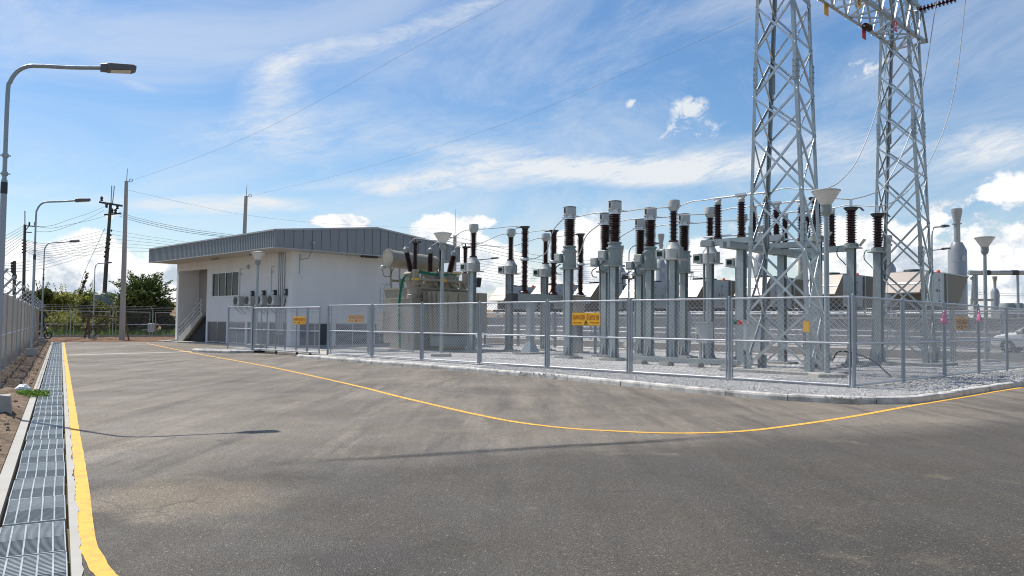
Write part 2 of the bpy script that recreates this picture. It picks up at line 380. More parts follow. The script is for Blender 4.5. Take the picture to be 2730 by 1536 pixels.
def sheds(mb, z0, z1, r0, r1, n, o=(0,0,0), axis=None, seg=18):
    prof = [(r0, z0)]; h = (z1-z0)/n
    for i in range(n):
        z = z0+i*h; rr = r1 if i % 2 == 0 else r1*.9
        prof += [(r0, z+h*.25), (rr, z+h*.42), (rr*.985, z+h*.55), (r0, z+h*.85)]
    prof.append((r0, z1)); return mb.lathe(prof, o, seg, axis)
def catmull(P, k=6):
    P = [Vector(p) for p in P]; Q = [P[0]*2-P[1]]+P+[P[-1]*2-P[-2]]; out = []
    for i in range(1, len(Q)-2):
        for j in range(k):
            t = j/k; a, b, c, d = Q[i-1], Q[i], Q[i+1], Q[i+2]
            out.append(.5*((2*b)+(c-a)*t+(2*a-5*b+4*c-d)*t*t+(3*b-a-3*c+d)*t**3))
    out.append(P[-1]); return out
def sag(p, q, s, n=14):
    p, q = Vector(p), Vector(q)
    return [p.lerp(q, i/n)-Vector((0,0,4*s*(i/n)*(1-i/n))) for i in range(n+1)]
def text_mesh(txt, size, m, name, parent, M, align='CENTER', fit=None):
    c = bpy.data.curves.new(name, 'FONT'); c.body = txt; c.size = size; c.align_x = align; c.align_y = 'CENTER'; c.extrude = .0015
    o = bpy.data.objects.new('tmp', c); COL.objects.link(o); bpy.context.view_layer.update()
    me = bpy.data.meshes.new_from_object(o.evaluated_get(bpy.context.evaluated_depsgraph_get()))
    bpy.data.objects.remove(o); bpy.data.curves.remove(c)
    if fit:
        xs = [v.co.x for v in me.vertices]; ys = [v.co.y for v in me.vertices]; fx = fit[0]/(max(xs)-min(xs)); fy = fit[1]/(max(ys)-min(ys))
        me.transform(Matrix.Diagonal((fx,fy,1,1)) @ Matrix.Translation((-(max(xs)+min(xs))/2,-(max(ys)+min(ys))/2,0)))
    me.transform(M); me.materials.clear(); me.materials.append(m); me.name = name
    o = bpy.data.objects.new(name, me); COL.objects.link(o)
    if parent is not None: o.parent = parent
    return o
# ================================================================== THE SETTING
mb = MB(); mb.quad((-900,-200,-.06),(900,-200,-.06),(900,1500,-.06),(-900,1500,-.06)); struct('ground', mb, EARTH)
# asphalt sheet, bounded on the left by the drain and at the far end by the back fence verge
e0 = D(-16,.5); e1 = D(54.5,.5)
far = [e1+Vector((UB[0],UB[1],0))*k for k in (0,30,70)]
mb = MB(); P = [e0,(60,-8,0),(110,30,0),(110,90,0)]+[S(20,45),S(60,28)]+[far[1],e1]
mb.quad(*[(p[0],p[1],0) for p in P]); struct('road', mb, ASPH)

def ribbon(pts, w, z, name, m, jit=0.):
    mb = MB(); L, Rr = [], []
    pts = [Vector((p[0],p[1],0)) for p in pts]
    for i, p in enumerate(pts):
        d = (pts[min(i+1,len(pts)-1)]-pts[max(i-1,0)]).normalized(); n = Vector((-d.y,d.x,0))
        ww = w/2
        L.append(p+n*(ww+random.uniform(-jit,jit))); Rr.append(p-n*(ww+random.uniform(-jit,jit)))
    o = [(p.x,p.y,z) for p in L]+[(p.x,p.y,z) for p in Rr]; n = len(pts)
    mb.add(o, [(i, n+i, n+i+1, i+1) for i in range(n-1)]); return struct(name, mb, m)
YL = [(392,916),(440,926),(519,942),(636,963),(742,983),(848,1006),(954,1030),(1060,1057),(1166,1082),(1272,1106),(1378,1126),(1510,1142),(1643,1150),(1750,1154.5),(1855,1155),(1972,1150.5),(2091,1137.6),(2269,1111.5),(2420,1084),(2500,1070.5),(2575,1058),(2650,1045),(2730,1032.5)]
yl = catmull([(*G(*p),0) for p in YL], 8)
yl += [yl[-1]+(yl[-1]-yl[-2])*k for k in (10, 40)]
ribbon(yl, .115, .004, 'yellow_edge_line', YPAINT, .004)
yle = [D(s, .595) for s in [54.3-k*1.0 for k in range(56)]]+[*[(*G(x,y),0) for x, y in ((232,1440),(246,1478),(262,1508),(284,1536),(318,1566),(372,1600),(470,1640))]]
yle = [D(54.4,.75),]+yle
ribbon(catmull([(p[0],p[1],0) for p in yle], 3), .115, .004, 'yellow_edge_line', YPAINT, .005)
ribbon([(*G(x,y),0) for x, y in [(178,947),(300,943.5),(470,939),(560,934.5)]], .62, .003, 'expansion_joint', CONCL, .04)

from mathutils import noise as mn
# drain edging in concrete (two long strips) with a dark channel between
def strip(n0, n1, s0, s1, z0, z1, name, m, jit=0., step=1.0):
    mb = MB(); k = int((s1-s0)/step)
    r = random.Random(3); rings = []
    for i in range(k+1):
        s = s0+(s1-s0)*i/k; a = n0; b = n1+jit*(1.4*mn.noise((s*1.7,0,0))+.8*mn.noise((s*7,3,0)))
        rings.append([D(s,a,z0),D(s,b,z0),D(s,b,z1),D(s,a,z1)])
    mb.loft(rings); return struct(name, mb, m)
strip(-.125, -.012, -14, 54.6, -.1, .022, 'drain_edge', CONCL)
strip(.472, .535, -14, 54.6, -.1, .010, 'drain_edge', CONCL, .02, .06)
strip(-.01, .47, -14, 54.6, -.6, -.3, 'drain_channel', DARKM)
# steel grates, one metre each, lying in the drain
def make_grate():
    t = thing('drain_grate', 'galvanised steel bar grating panel laid in the long roadside drain', 'drain grate', (0,0,0), 0, 'steel grates over the roadside drain')
    f = MB(); w, l = .445, .968
    for x in (.012, w-.012): f.box((x, l/2, -.012), (.008, l, .03))
    for y in (.008, l-.008): f.box((w/2, y, -.010), (w-.04, .014, .03))
    for i in range(1, 5): f.box((w*i/5, l/2, -.001), (.011, l-.03, .012))
    f.build('frame', GRATEM, t, False)
    b = MB()
    for i in range(1, 15): b.box((w/2, l*i/30, -.012), (w-.035, .008, .024))
    o = b.build('bearing_bars', GRATE_SHADE, t, False)
    b = MB()
    for i in range(15, 30): b.box((w/2, l*i/30, -.006), (w-.035, .0105, .016))
    o = b.build('bearing_bars', GRATEM, t, False)
    return t
ang = math.atan2(TN[1], TN[0])
gr0 = make_grate(); rg = random.Random(5)
for i in range(61):
    g_ = gr0 if i == 0 else copy_tree(gr0)
    s_ = -6.4+i*1.0
    g_.location = D(s_, .010+rg.uniform(-.006,.006), .008+rg.uniform(-.004,.008)); g_.rotation_euler = (rg.uniform(-.010,.010), rg.uniform(-.012,.012), ang+rg.uniform(-.008,.008))

# rough soil verge between the boundary fence and the drain
from mathutils import noise as mn
def bumpy(fn, ns, nn, name, m, smooth=True, kind='structure'):
    mb = MB(); V = [fn(i/ns, j/nn) for i in range(ns+1) for j in range(nn+1)]
    mb.add(V, [(i*(nn+1)+j, i*(nn+1)+j+1, (i+1)*(nn+1)+j+1, (i+1)*(nn+1)+j) for i in range(ns) for j in range(nn)], smooth)
    return struct(name, mb, m, kind)
def verge(u, v):
    s = -12+u*68; n = -3.2+v*3.075; p = D(s, n)
    edge = min(1, max(0, (-.125-n)/.25)); 
    h = .035+edge*(.06+.10*mn.fractal((p.x*1.5,p.y*1.5,0),.8,2.1,5)+.055*mn.fractal((p.x*6,p.y*6,3),.9,2,3))
    return (p.x, p.y, max(-.03, h))
bumpy(verge, 420, 26, 'soil_verge', SOIL)
def backverge(u, v):
    p = e1+Vector((UB[0],UB[1],0))*(u*46-14)+Vector((UA[0],UA[1],0))*(v*19-.4)
    e = min(1, v*12)
    return (p.x, p.y, -.03+e*(.05+.07*mn.fractal((p.x*.9,p.y*.9,0),.8,2,5)))
bumpy(backverge, 180, 70, 'soil_verge', REDSOIL)
def bank(u, v):
    x = -170+u*250; y = 104+v*60+max(0,(x+20))*.35
    prof = math.sin(min(1, v*1.5)*math.pi/2)
    h = (4.9+1.1*mn.noise((x*.05,2.,0))+.7*mn.noise((x*.2,y*.1,5)))*prof*(1 if x < -20 else max(.5,1-(x+20)*.012))+.4*mn.fractal((x*.4,y*.4,0),.8,2,4)*v
    return (x, y, h-.1)
bumpy(bank, 160, 24, 'earth_bank', BANK)

# gravel yard and its kerb
yard = [(24.1,-1.05),(18.5,-1.45),(13,-1.60),(8.7,-1.80),(5.5,-2.25),(3.0,-2.60),(1.2,-2.80),(.2,-2.75),(-.7,-2.45),(-1.35,-1.95),(-1.65,-1.2),(-1.70,0),(-1.72,18.9),(36,18.9),(36.2,3.0),(30.3,3.0),(24.2,3.0)]
mb = MB(); P = [S(a,b,.115) for a, b in yard]; mb.quad(*P[::-1]); struct('gravel_yard', mb, GRAV)
mb = MB(); P = [S(a,b,.11) for a, b in [(30.35,3.05),(30.35,-1.35),(31.5,-1.75),(32.9,-2.0),(33.7,-.25),(33.9,3.05)]]; mb.quad(*P[::-1]); struct('gravel_yard', mb, GRAV)
mb = MB(); mb.loft([[S(a,b,z) for a, b in [(24.2,.35),(30.3,.35),(30.3,3.0),(24.2,3.0)]] for z in (-.02,.10)]); struct('gate_apron', mb, CONCL)
def kerb(pts, closedcap=True, h=.15, seg=1.0, name='kerb'):
    mb = MB(); pts = [S(a,b) for a, b in pts]
    # resample
    path = []; 
    for i in range(len(pts)-1):
        n = max(1, int((pts[i+1]-pts[i]).length/.1))
        for k in range(n): path.append(pts[i].lerp(pts[i+1], k/n))
    path.append(pts[-1])
    per = int(round(seg/.1)); i = 0; rr = random.Random(11)
    while i < len(path)-1:
        j = min(i+per, len(path)-1); rings = []; dz = rr.uniform(-.008,.008); dn = rr.uniform(-.01,.01)
        seglist = list(range(i, j+1))
        for k in seglist:
            d = (path[min(k+1,len(path)-1)]-path[max(k-1,0)]).normalized(); n = Vector((-d.y,d.x,0))
            p = path[k]; e = 0
            if k == i: p = p+d*.008; e = .012
            if k == j: p = p-d*.008; e = .012
            prof = [(-.10,-.05),(-.10,h-.06),(-.085,h-.022),(-.045,h-e),(.045,h-e),(.085,h-.022),(.115,h-.07),(.12,-.05)]
            rings.append([p+n*(x+dn)+Vector((0,0,z+dz)) for x, z in prof])
        mb.loft(rings); i = j
    return struct(name, mb, KERBM)
kp = [(24.2,-1.2),(18.5,-1.52),(13.1,-1.72),(8.7,-1.95),(6.0,-2.35),(3.2,-2.85),(1.4,-3.0),(.35,-3.0),(-.7,-2.68),(-1.45,-2.1),(-1.8,-1.3),(-1.86,0),(-1.88,8),(-1.88,19.0)]
kerb([(p.x,p.y) if False else p for p in [tuple(toab(q.x,q.y)) for q in catmull([S(*k) for k in kp], 6)]])
kerb([(33.95,-.3),(33.6,-1.7),(33.1,-2.15),(32.3,-2.12),(31,-1.8),(30.2,-1.55),(30.1,-.4)])
kerb([(-1.88,19.1),(36,19.1)])
# road behind the yard: far kerbs and a yellow line
ribbon([S(40,21.2),S(-30,21.2)], .12, .006, 'yellow_edge_line', YPAINT)
ribbon([S(40,25.4),S(-30,25.4)], .12, .006, 'yellow_edge_line', YPAINT)
mb = MB(); mb.loft([[S(-40,26.2,z),S(-40,60,z),S(66,60,z),S(66,26.2,z)] for z in (-.05,.42)]); struct('plant_pavement', mb, CONC)
# walkway along the building
mb = MB(); mb.loft([[S(a,b,z) for a, b in [(35.6,4.0),(54.4,4.0),(54.4,5.6),(35.6,5.6)]] for z in (-.02,.07)]); struct('building_walkway', mb, CONCL)

# ================================================================== FENCES
def linkmesh(mb, p, q, z0, z1, pitch, r, slant=1.0):
    p, q = Vector(p), Vector(q); L = (q-p).length; d = (q-p)/L; nrm = Vector((-d.y, d.x, 0)); H = z1-z0
    def wire(u0, v0, u1, v1, off):
        A = p+d*u0+Vector((0,0,z0+v0))+nrm*off; B = p+d*u1+Vector((0,0,z0+v1))+nrm*off
        t = (B-A).normalized(); x = t.cross(nrm).normalized()*r
        n = nrm*r
        mb.add([A+x, A-x*.5+n, A-x*.5-n, B+x, B-x*.5+n, B-x*.5-n], [(0,1,4,3),(1,2,5,4),(2,0,3,5)])
    u = -H*slant
    while u < L:
        for sgn in (1,-1):
            u0, u1 = u, u+H*slant; v0, v1 = 0., H
            if u0 < 0: v0 = -u0/slant; u0 = 0
            if u1 > L: v1 = H-(u1-L)/slant; u1 = L
            if v1-v0 > .02:
                if sgn > 0: wire(u0, v0, u1, v1, .004)
                else: wire(L-u0, v0, L-u1, v1, -.004)
        u += pitch
def fence(name, label, pts, zb, zt, mid=True, pitch=.15, r=.0052, pw=.06, pm=POSTG, skip_ends=(False,False), twin=True, group=None, mrad=.027, slant=1.12, double=.05, bottom=True, tube_m=None):
    t = thing(name, label, 'fence', (pts[0].x, pts[0].y, zb), 0, group); tm = tube_m or GALVB
    n = len(pts)
    for i, p in enumerate(pts):
        if (i == 0 and skip_ends[0]) or (i == n-1 and skip_ends[1]): continue
        m = MB(); m.tube([(p.x,p.y,zb-.25),(p.x,p.y,zt+.04)], pw*.6, 12); m.lathe([(pw*.62,0),(pw*.5,.02),(.01,.035)], (p.x,p.y,zt+.04), 12); m.build('post', pm, t)
    for i in range(n-1):
        p, q = pts[i], pts[i+1]; d = (q-p).normalized(); g = pw*.6+double
        p1, q1 = p+d*g, q-d*g
        fr = thing  # panel frame
        m = MB(); zz = [zt]+([ (zb+zt)*.5-.02] if mid else [])+([zb+.08] if bottom else [])
        for z in zz:
            m = MB(); m.tube([(p1.x,p1.y,z),(q1.x,q1.y,z)], mrad, 10); m.build('rail', tm, t)
        for e in (p1, q1):
            m = MB(); m.tube([(e.x,e.y,zb+.08),(e.x,e.y,zt)], mrad, 8); m.build('panel_upright', pm, t)
        m = MB(); linkmesh(m, (p1.x,p1.y,0), (q1.x,q1.y,0), zb+.09, zt-.01, pitch, r, slant); m.build('mesh_panel', WIRE, t)
    return t
ZB, ZT = .115, 2.35
PF = [0,3.37,6.75,10.15,13.5,16.87,20.25,23.75]
fence('yard_fence', 'chain link fence along the kerb in front of the switchyard, with the large danger sign', [S(a,0) for a in PF], ZB, ZT)
fence('yard_fence', 'chain link fence on the right side of the switchyard, running back from the corner post', [S(0,b) for b in (.001,3.2,6.5,9.8,13.05,16.2,18.1)], ZB, ZT, skip_ends=(True,False), pitch=.12, r=.0050)
fence('yard_fence', 'chain link fence across the rear of the switchyard in front of the plant road', [S(a,18.1) for a in (0.001,3.3,6.6,9.9,13.2,16.5,19.8,23.1,26.4,29.7,33)], ZB, ZT, pitch=.2, r=.004, skip_ends=(True,False), mrad=.036)
fence('yard_fence', 'short chain link panel between the sliding gate and the building, left of the cone lamp', [S(30.75,0),S(33.8,0)], ZB, ZT, pitch=.14, r=.0060)
fence('yard_fence', 'chain link fence returning from the gate post towards the beige transformer', [S(23.75,.1),S(24.0,2.4),S(24.2,5.2)], ZB, ZT, pitch=.12, skip_ends=(True,False))
fence('plant_fence', 'far fence with pale top rail between the plant road and the cooling units', [S(60-4*k,28.3) for k in range(20)], .45, 2.42, pitch=.25, r=.005, mrad=.045)

# sliding gate on wheels
g0, g1 = S(24.15,-.16), S(30.55,-.16)
t = thing('sliding_gate', 'wheeled sliding gate of grey tube and chain link with a yellow danger sign', 'gate', (g0.x,g0.y,.05))
dg = (g1-g0).normalized()
def gp(u, z): return g0+dg*u+Vector((0,0,z))
m = MB(); m.tube([gp(0,2.27),gp(6.4,2.27)], .04, 10); m.tube([gp(0,.2),gp(6.4,.2)], .04, 10); m.tube([gp(0,2.12),gp(6.4,2.12)], .02, 8); m.tube([gp(0,1.18),gp(6.4,1.18)], .02, 8); m.build('rails', GALVB, t)
for u in (.04,1.05,1.15,2.1,3.15,4.1,5.0,5.6,6.36):
    m = MB(); m.tube([gp(u,.2),gp(u,2.27)], .032, 10); m.build('upright', POSTG, t)
m = MB(); linkmesh(m, gp(.04,0), gp(6.36,0), .2, 2.25, .14, .0060, 1.12); m.build('mesh_panel', WIRE, t)
for u in (.8,2.0,4.0,5.7):
    c = gp(u,.085); m = MB(); m.lathe([(.02,-.03),(.075,-.03),(.085,0),(.075,.03),(.02,.03)], c, 16, (UB[0],UB[1],0)); m.bar(c+Vector((0,0,.0)), c+Vector((0,0,.13)), .03, .07); m.build('wheel', BLACK, t)
m = MB(); q = gp(6.5,.0)
m.box((q.x,q.y,1.2), (.14,.14,2.34), SR); q2 = gp(6.75,0)
m.build('guide_post', POSTG, t)

# left boundary fence: seen end-on, barbed wire on cranked arms
sp = [11.5+3.35*k for k in range(15)]
LF = [D(s,-1.04) for s in sp]
lf = fence('boundary_fence', 'tall silver boundary fence along the drain on the left, topped with barbed wire', LF, .02, 2.3, pitch=.10, r=.0055, pw=.075, slant=1.0)
for s in sp:
    m = MB(); a_ = D(s,-1.04,2.3); b_ = D(s,-.70,2.72); m.bar(a_, b_, .05, .05); m.build('barb_arm', POSTG, lf)
for k in range(4):
    m = MB(); n_ = -1.0+.09*k; m.tube([D(sp[0],n_,2.36+.1*k),D(sp[-1],n_,2.36+.1*k)], .006, 5)
    for q in range(300):
        s = sp[0]+(sp[-1]-sp[0])*(q+.5)/260; p = D(s,n_,2.36+.1*k); v = Vector((random.uniform(-1,1),random.uniform(-1,1),random.uniform(-1,1))).normalized()*.018
        m.bar(p-v, p+v, .005)
    m.build('barbed_wire', WIRE, lf)
# back boundary fence
bf0 = Vector((*G(112,899.5),0)); bdir = Vector((UB[0],UB[1],0))
Bp = []
for px in (187,300,406):
    # where the photo shows the posts
    d = ray(px, 890); 
    n2 = Vector((UA[0],UA[1],0)); c2 = n2.dot(Vector((*G(300,899),0))); tt = c2/(n2.x*d[0]+n2.y*d[1]); Bp.append(Vector((d[0]*tt,d[1]*tt,0)))
st_ = (Bp[1]-Bp[0])
Bp = [Bp[0]-st_*k for k in (1,)]+Bp+[Bp[-1]+st_*k for k in (1,2,3)]
bf = fence('boundary_fence', 'back boundary fence with barbed wire in front of the green bushes', Bp, .02, 2.36, pitch=.16, r=.003, tube_m=GALVB, pw=.075, double=.22, mrad=.03)
for p in Bp:
    m = MB(); q = p-bdir*.22+Vector((0,0,2.95)); m.bar(p+Vector((0,0,2.42)), q, .09, .05); m.build('barb_arm', POSTG, bf)
for k in range(3):
    m = MB(); o = Vector((0,0,2.58+.15*k))-bdir*.07*k; m.tube([Bp[0]+o, Bp[-1]+o], .012, 5); m.build('barbed_wire', WIRE, bf)
m = MB(); m.loft([[Bp[0]+Vector((0,-.12,z)) for z in (-.1,.2)]+[Bp[0]+Vector((0,.12,z)) for z in (.2,-.1)], [Bp[-1]+Vector((0,-.12,z)) for z in (-.1,.2)]+[Bp[-1]+Vector((0,.12,z)) for z in (.2,-.1)]]); m.build('footing', CONC, bf)

# ------------------------------------------------------------------ danger signs
def sign(name, label, M, w, h, lines, m=SIGNY, ink=INKR, tri=True, cat='sign', group=None):
    loc = M.translation.copy(); t = thing(name, label, cat, loc, 0, group); Rm = M.to_3x3().to_4x4()
    def tr(mbx):
        mbx.v = [tuple(Rm @ Vector(p)) for p in mbx.v]; return mbx
    p = MB(); p.box((0,0,0), (w,.012,h)); tr(p).build('plate', m, t, False)
    for (txt, x, z, fw_, fh_) in lines:
        TM = Rm @ Matrix.Translation((x,-.0085,z)) @ Matrix.Rotation(R(90),4,'X')
        text_mesh(txt, .2, ink, 'lettering', t, TM, fit=(fw_,fh_))
    if tri:
        p = MB(); s = h*.17; z = -h*.27
        for (xa,za),(xb,zb_) in (((-s,-s*.8),(s,-s*.8)),((s,-s*.8),(0,s)),((0,s),(-s,-s*.8))):
            p.bar((xa,-.008,z+za),(xb,-.008,z+zb_), .02, .004, (0,1,0))
        p.bar((.015,-.008,z+s*.5),(-.03,-.008,z-.01), .016, .004, (0,1,0)); p.bar((-.03,-.008,z),(.03,-.008,z), .012, .004,(0,1,0)); p.bar((.03,-.008,z),(-.01,-.008,z-s*.6), .016, .004,(0,1,0))
        tr(p).build('warning_triangle', INKK, t, False)
    return t
def faceM(p, a_dir):     # sign whose local x runs along -a (reading left to right from outside the front fence)
    x = Vector((-UA[0],-UA[1],0)); y = Vector((UB[0],UB[1],0))
    return Matrix(((x.x,y.x,0,p.x),(x.y,y.y,0,p.y),(0,0,1,p.z),(0,0,0,1)))
def dangersign(label, p, w, h, M=None, det=True):
    L_ = [('DANGER', -w*.25, h*.15, w*.43, h*.37), ('อันตราย', w*.24, h*.19, w*.43, h*.48)]
    if det: L_ += [('HIGH VOLTAGE', -w*.31, -h*.29, w*.30, h*.10), ('ไฟฟ้าแรงสูง', w*.31, -h*.28, w*.30, h*.15)]
    return sign('danger_sign', label, M or faceM(p,0), w, h, L_, group='yellow danger signs on the fences')
a0_, z0_ = pb(1526,838,-.06); a1_, z1_ = pb(1600,864,-.06)
dangersign('large yellow danger sign with red lettering on the front chain link fence', S((a0_+a1_)/2,-.06,(z0_+z1_)/2), abs(a0_-a1_), .40)
a0_, z0_ = pb(782,846,-.25); a1_, z1_ = pb(814,863,-.25)
dangersign('yellow danger sign fixed to the sliding gate', S((a0_+a1_)/2,-.25,(z0_+z1_)/2), abs(a0_-a1_), .36)
a0_, z0_ = pb(929,843,.07); a1_, z1_ = pb(970,857,.07)
dangersign('yellow danger sign behind the wire of the front fence panel nearest the gate', S((a0_+a1_)/2,.07,(z0_+z1_)/2), abs(a0_-a1_), .33)
b0_, z0_ = pa(2546,849,.08); b1_, z1_ = pa(2580,874,.08)
x = Vector((UB[0],UB[1],0)); y = Vector((UA[0],UA[1],0)); p = S(.08,(b0_+b1_)/2,(z0_+z1_)/2)
dangersign('yellow danger sign behind the wire of the right side fence, between two pink bags', p, abs(b0_-b1_), .42, Matrix(((x.x,y.x,0,p.x),(x.y,y.y,0,p.y),(0,0,1,p.z),(0,0,0,1))))
# pink bags tied to the right fence
def bag(label, px, py, h):
    b, z = pa(px, py, -.07); p = S(-.07,b,z); m = MB(); rr = random.Random(int(px)); rings = []
    for k, (r, zz) in enumerate([(.012,.5),(.05,.42),(.045,.25),(.085,.05),(.13,-.25),(.11,-.42),(.04,-.5)]):
        rings.append([p+Vector((r*.6*rr.uniform(.65,1.3)*math.cos(q*math.pi/5), r*.6*rr.uniform(.65,1.3)*math.sin(q*math.pi/5), zz*h)) for q in range(10)])
    m.loft(rings, True, True); tag(m.build('plastic_bag', PINK), label, 'bag', 'pink bags tied to the fence')
bag('pink plastic bag tied to the fence post left of the yellow sign', 2517, 846, .40)
bag('pink plastic bag tied to the fence post right of the yellow sign', 2610, 843, .36)

# ================================================================== BUILDING
bl = thing('control_building', 'white two storey control building with grey corrugated roof fascia and outside stairs', 'building', S(36.4,5.2))
A0,A1,AP,B0,B1,ZE = 36.4,48.5,53.9,5.2,15.4,5.92
def abox(m, a0,a1,b0,b1,z0,z1): return m.loft([[S(a0,b0,z),S(a0,b1,z),S(a1,b1,z),S(a1,b0,z)] for z in (z0,z1)])
wl = MB()
# left face with openings (window and basement strips), wall pieces butt end to end
WA0,WA1,WZ0,WZ1 = 43.54,47.66,3.28,5.0
def wallA(a0,a1,z0,z1): abox(wl, a0,a1,B0,B0+.25,z0,z1)
wallA(A0,WA0,1.6,ZE); wallA(WA1,A1,1.6,ZE); wallA(WA0,WA1,1.6,WZ0); wallA(WA0,WA1,WZ1,ZE)
for a in (36.4,39.2,42.2,45.0,48.25): wallA(a,a+.25 if a > 37 else a+.5,0,1.6)
# gable face
abox(wl, A0,A0+.25,B0+.25,B1,1.55,ZE)
for b in (5.45,8.0,11.0,14.9): abox(wl, A0,A0+.25,b,b+.35,0,1.55)
abox(wl, A1-.25,A1,B0+.25,B1,0,ZE); abox(wl, A0+.25,A1-.25,B1-.25,B1,0,ZE)
# corner pilaster stands proud
abox(wl, A0-.06,A0+.42,B0-.06,B0-.001,0,ZE-.002); abox(wl, A0-.06,A0-.001,B0-.001,B0+.42,0,ZE-.002)
# porch: pillar, lintel
abox(wl, AP-.35,AP,B0,B0+.3,0,5.35); abox(wl, AP-.35,AP,B0+.3,B0+1.9,0,5.70); abox(wl, A1,AP,B0,B0+.3,5.35,ZE); abox(wl, A1,AP,B0+.3,B1,5.7,ZE)
wl.build('wall', WALL, bl)
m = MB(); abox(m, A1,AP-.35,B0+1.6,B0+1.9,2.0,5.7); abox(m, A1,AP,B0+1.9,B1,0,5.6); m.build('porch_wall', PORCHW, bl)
# roof
OB0,OB1,OA0,OA1 = 3.2,17.4,34.9,54.14; ZB_,ZT_,ZR = 5.92,6.95,7.70; BM = (OB0+OB1)/2
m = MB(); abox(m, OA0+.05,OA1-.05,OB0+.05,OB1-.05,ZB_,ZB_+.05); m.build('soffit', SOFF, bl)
m = MB()
rp = [(OB0,ZT_),(BM,ZR),(OB1,ZT_),(OB1,ZT_-.06),(BM,ZR-.06),(OB0,ZT_-.06)]
m.loft([[S(a,b,z) for b, z in rp] for a in (OA0+.02,OA1-.02)]); rf = m.build('roof', ROOFT, bl)
# eave fascia: real corrugation
m = MB(); pts = []; a = OA0; n = 0
while a < OA1-.01:
    for da, db in ((0,0),(.10,0),(.125,.045),(.195,.045),(.22,0)):
        pts.append((a+da, OB0+db))
    a += .22
def ribwall(pts, z0, z1f):
    mm = MB(); V = []; 
    for (a, b) in pts: V.append(S(a,b,z0))
    for (a, b) in pts: V.append(S(a,b,z1f(a,b)))
    n = len(pts); mm.add(V, [(i,i+1,n+i+1,n+i) for i in range(n-1)]); return mm
ribwall(pts, ZB_, lambda a, b: ZT_-.03).build('fascia', FASC, bl)
for A_ in (OA0, OA1):
    pts = []; b = OB0; sg = 1 if A_ == OA0 else -1
    while b < OB1-.01:
        w_ = min(.62, OB1-b)
        for db, da in ((0,.0),(w_*.93,0),(w_*.96,.03*sg),(w_,.03*sg)): pts.append((A_+da, b+db))
        b += w_
    ribwall(pts, ZB_, lambda a, b: ZT_-.03+(ZR-ZT_)*(1-abs(b-BM)/(BM-OB0))).build('fascia', FASC, bl)
pts = [(OA0+k*.2, OB1) for k in range(97)]; ribwall(pts, ZB_, lambda a, b: ZT_-.03).build('fascia', FASC, bl)
m = MB()
m.bar(S(OA0,OB0-.02,ZT_), S(OA1,OB0-.02,ZT_), .08, .09); m.bar(S(OA0,OB0-.015,ZB_), S(OA1,OB0-.015,ZB_), .05, .05)
for A_ in (OA0-.02,):
    m.bar(S(A_,OB0,ZT_), S(A_,BM,ZR), .08, .10); m.bar(S(A_,BM,ZR), S(A_,OB1,ZT_), .08, .10); m.bar(S(A_,OB0,ZB_), S(A_,OB1,ZB_), .05, .05)
m.build('roof_trim', ROOFT, bl)
# big window: four sliding panes in aluminium frames
m = MB(); fw = .07
abox(m, WA0,WA1,B0+.02,B0+.12,WZ0,WZ0+fw); abox(m, WA0,WA1,B0+.02,B0+.12,WZ1-fw,WZ1)
for a in (WA0,WA1-fw): abox(m, a,a+fw,B0+.02,B0+.12,WZ0+fw,WZ1-fw)
w4 = (WA1-WA0)/4
for k in (1,2,3): abox(m, WA0+w4*k-.03,WA0+w4*k+.03,B0+.03,B0+.11,WZ0+fw,WZ1-fw)
win = m.build('window', ALUF, bl)
m = MB(); abox(m, WA0-.05,WA1+.05,B0-.05,B0+.02,WZ0-.06,WZ0); m.build('sill', WALL, win)
for k in range(4):
    m = MB(); abox(m, WA0+w4*k+.031,WA0+w4*(k+1)-.031,B0+.065+(.02 if k%2 else 0),B0+.073+(.02 if k%2 else 0),WZ0+fw,WZ1-fw); m.build('pane', GLASS, win)
m = MB(); abox(m, WA0,WA1,B0+.26,B0+.28,WZ0,WZ1); m.build('curtain', CURT_SHADE, win)
# basement window strips
def bwin(a0,a1,n):
    m = MB(); b = B0+.06
    abox(m, a0,a1,b,b+.06,.10,.16); abox(m, a0,a1,b,b+.06,1.53,1.6)
    for k in range(n+1): 
        aa = a0+(a1-a0-.05)*k/n; abox(m, aa,aa+.05,b+.001,b+.059,.16,1.53)
    f = m.build('window', ALUF, bl); m = MB(); abox(m, a0,a1,b+.025,b+.035,.16,1.53); m.build('pane', BGLASS, f)
for a0,a1,n in ((45.25,48.25,2),(42.45,45.0,2),(39.45,42.2,2),(36.9,39.2,2)): bwin(a0,a1,n)
def bwing(b0,b1):
    m = MB(); a = A0+.06
    abox(m, a,a+.06,b0,b1,.10,.16); abox(m, a,a+.06,b0,b1,1.48,1.55)
    for k in range(3):
        bb = b0+(b1-b0-.05)*k/2; abox(m, a+.001,a+.059,bb,bb+.05,.16,1.48)
    f = m.build('window', ALUF, bl); m = MB(); abox(m, a+.025,a+.035,b0,b1,.16,1.48); m.build('pane', BGLASS, f)
for b0,b1 in ((5.8,8.0),(8.35,11.0),(11.35,14.9)): bwing(b0,b1)
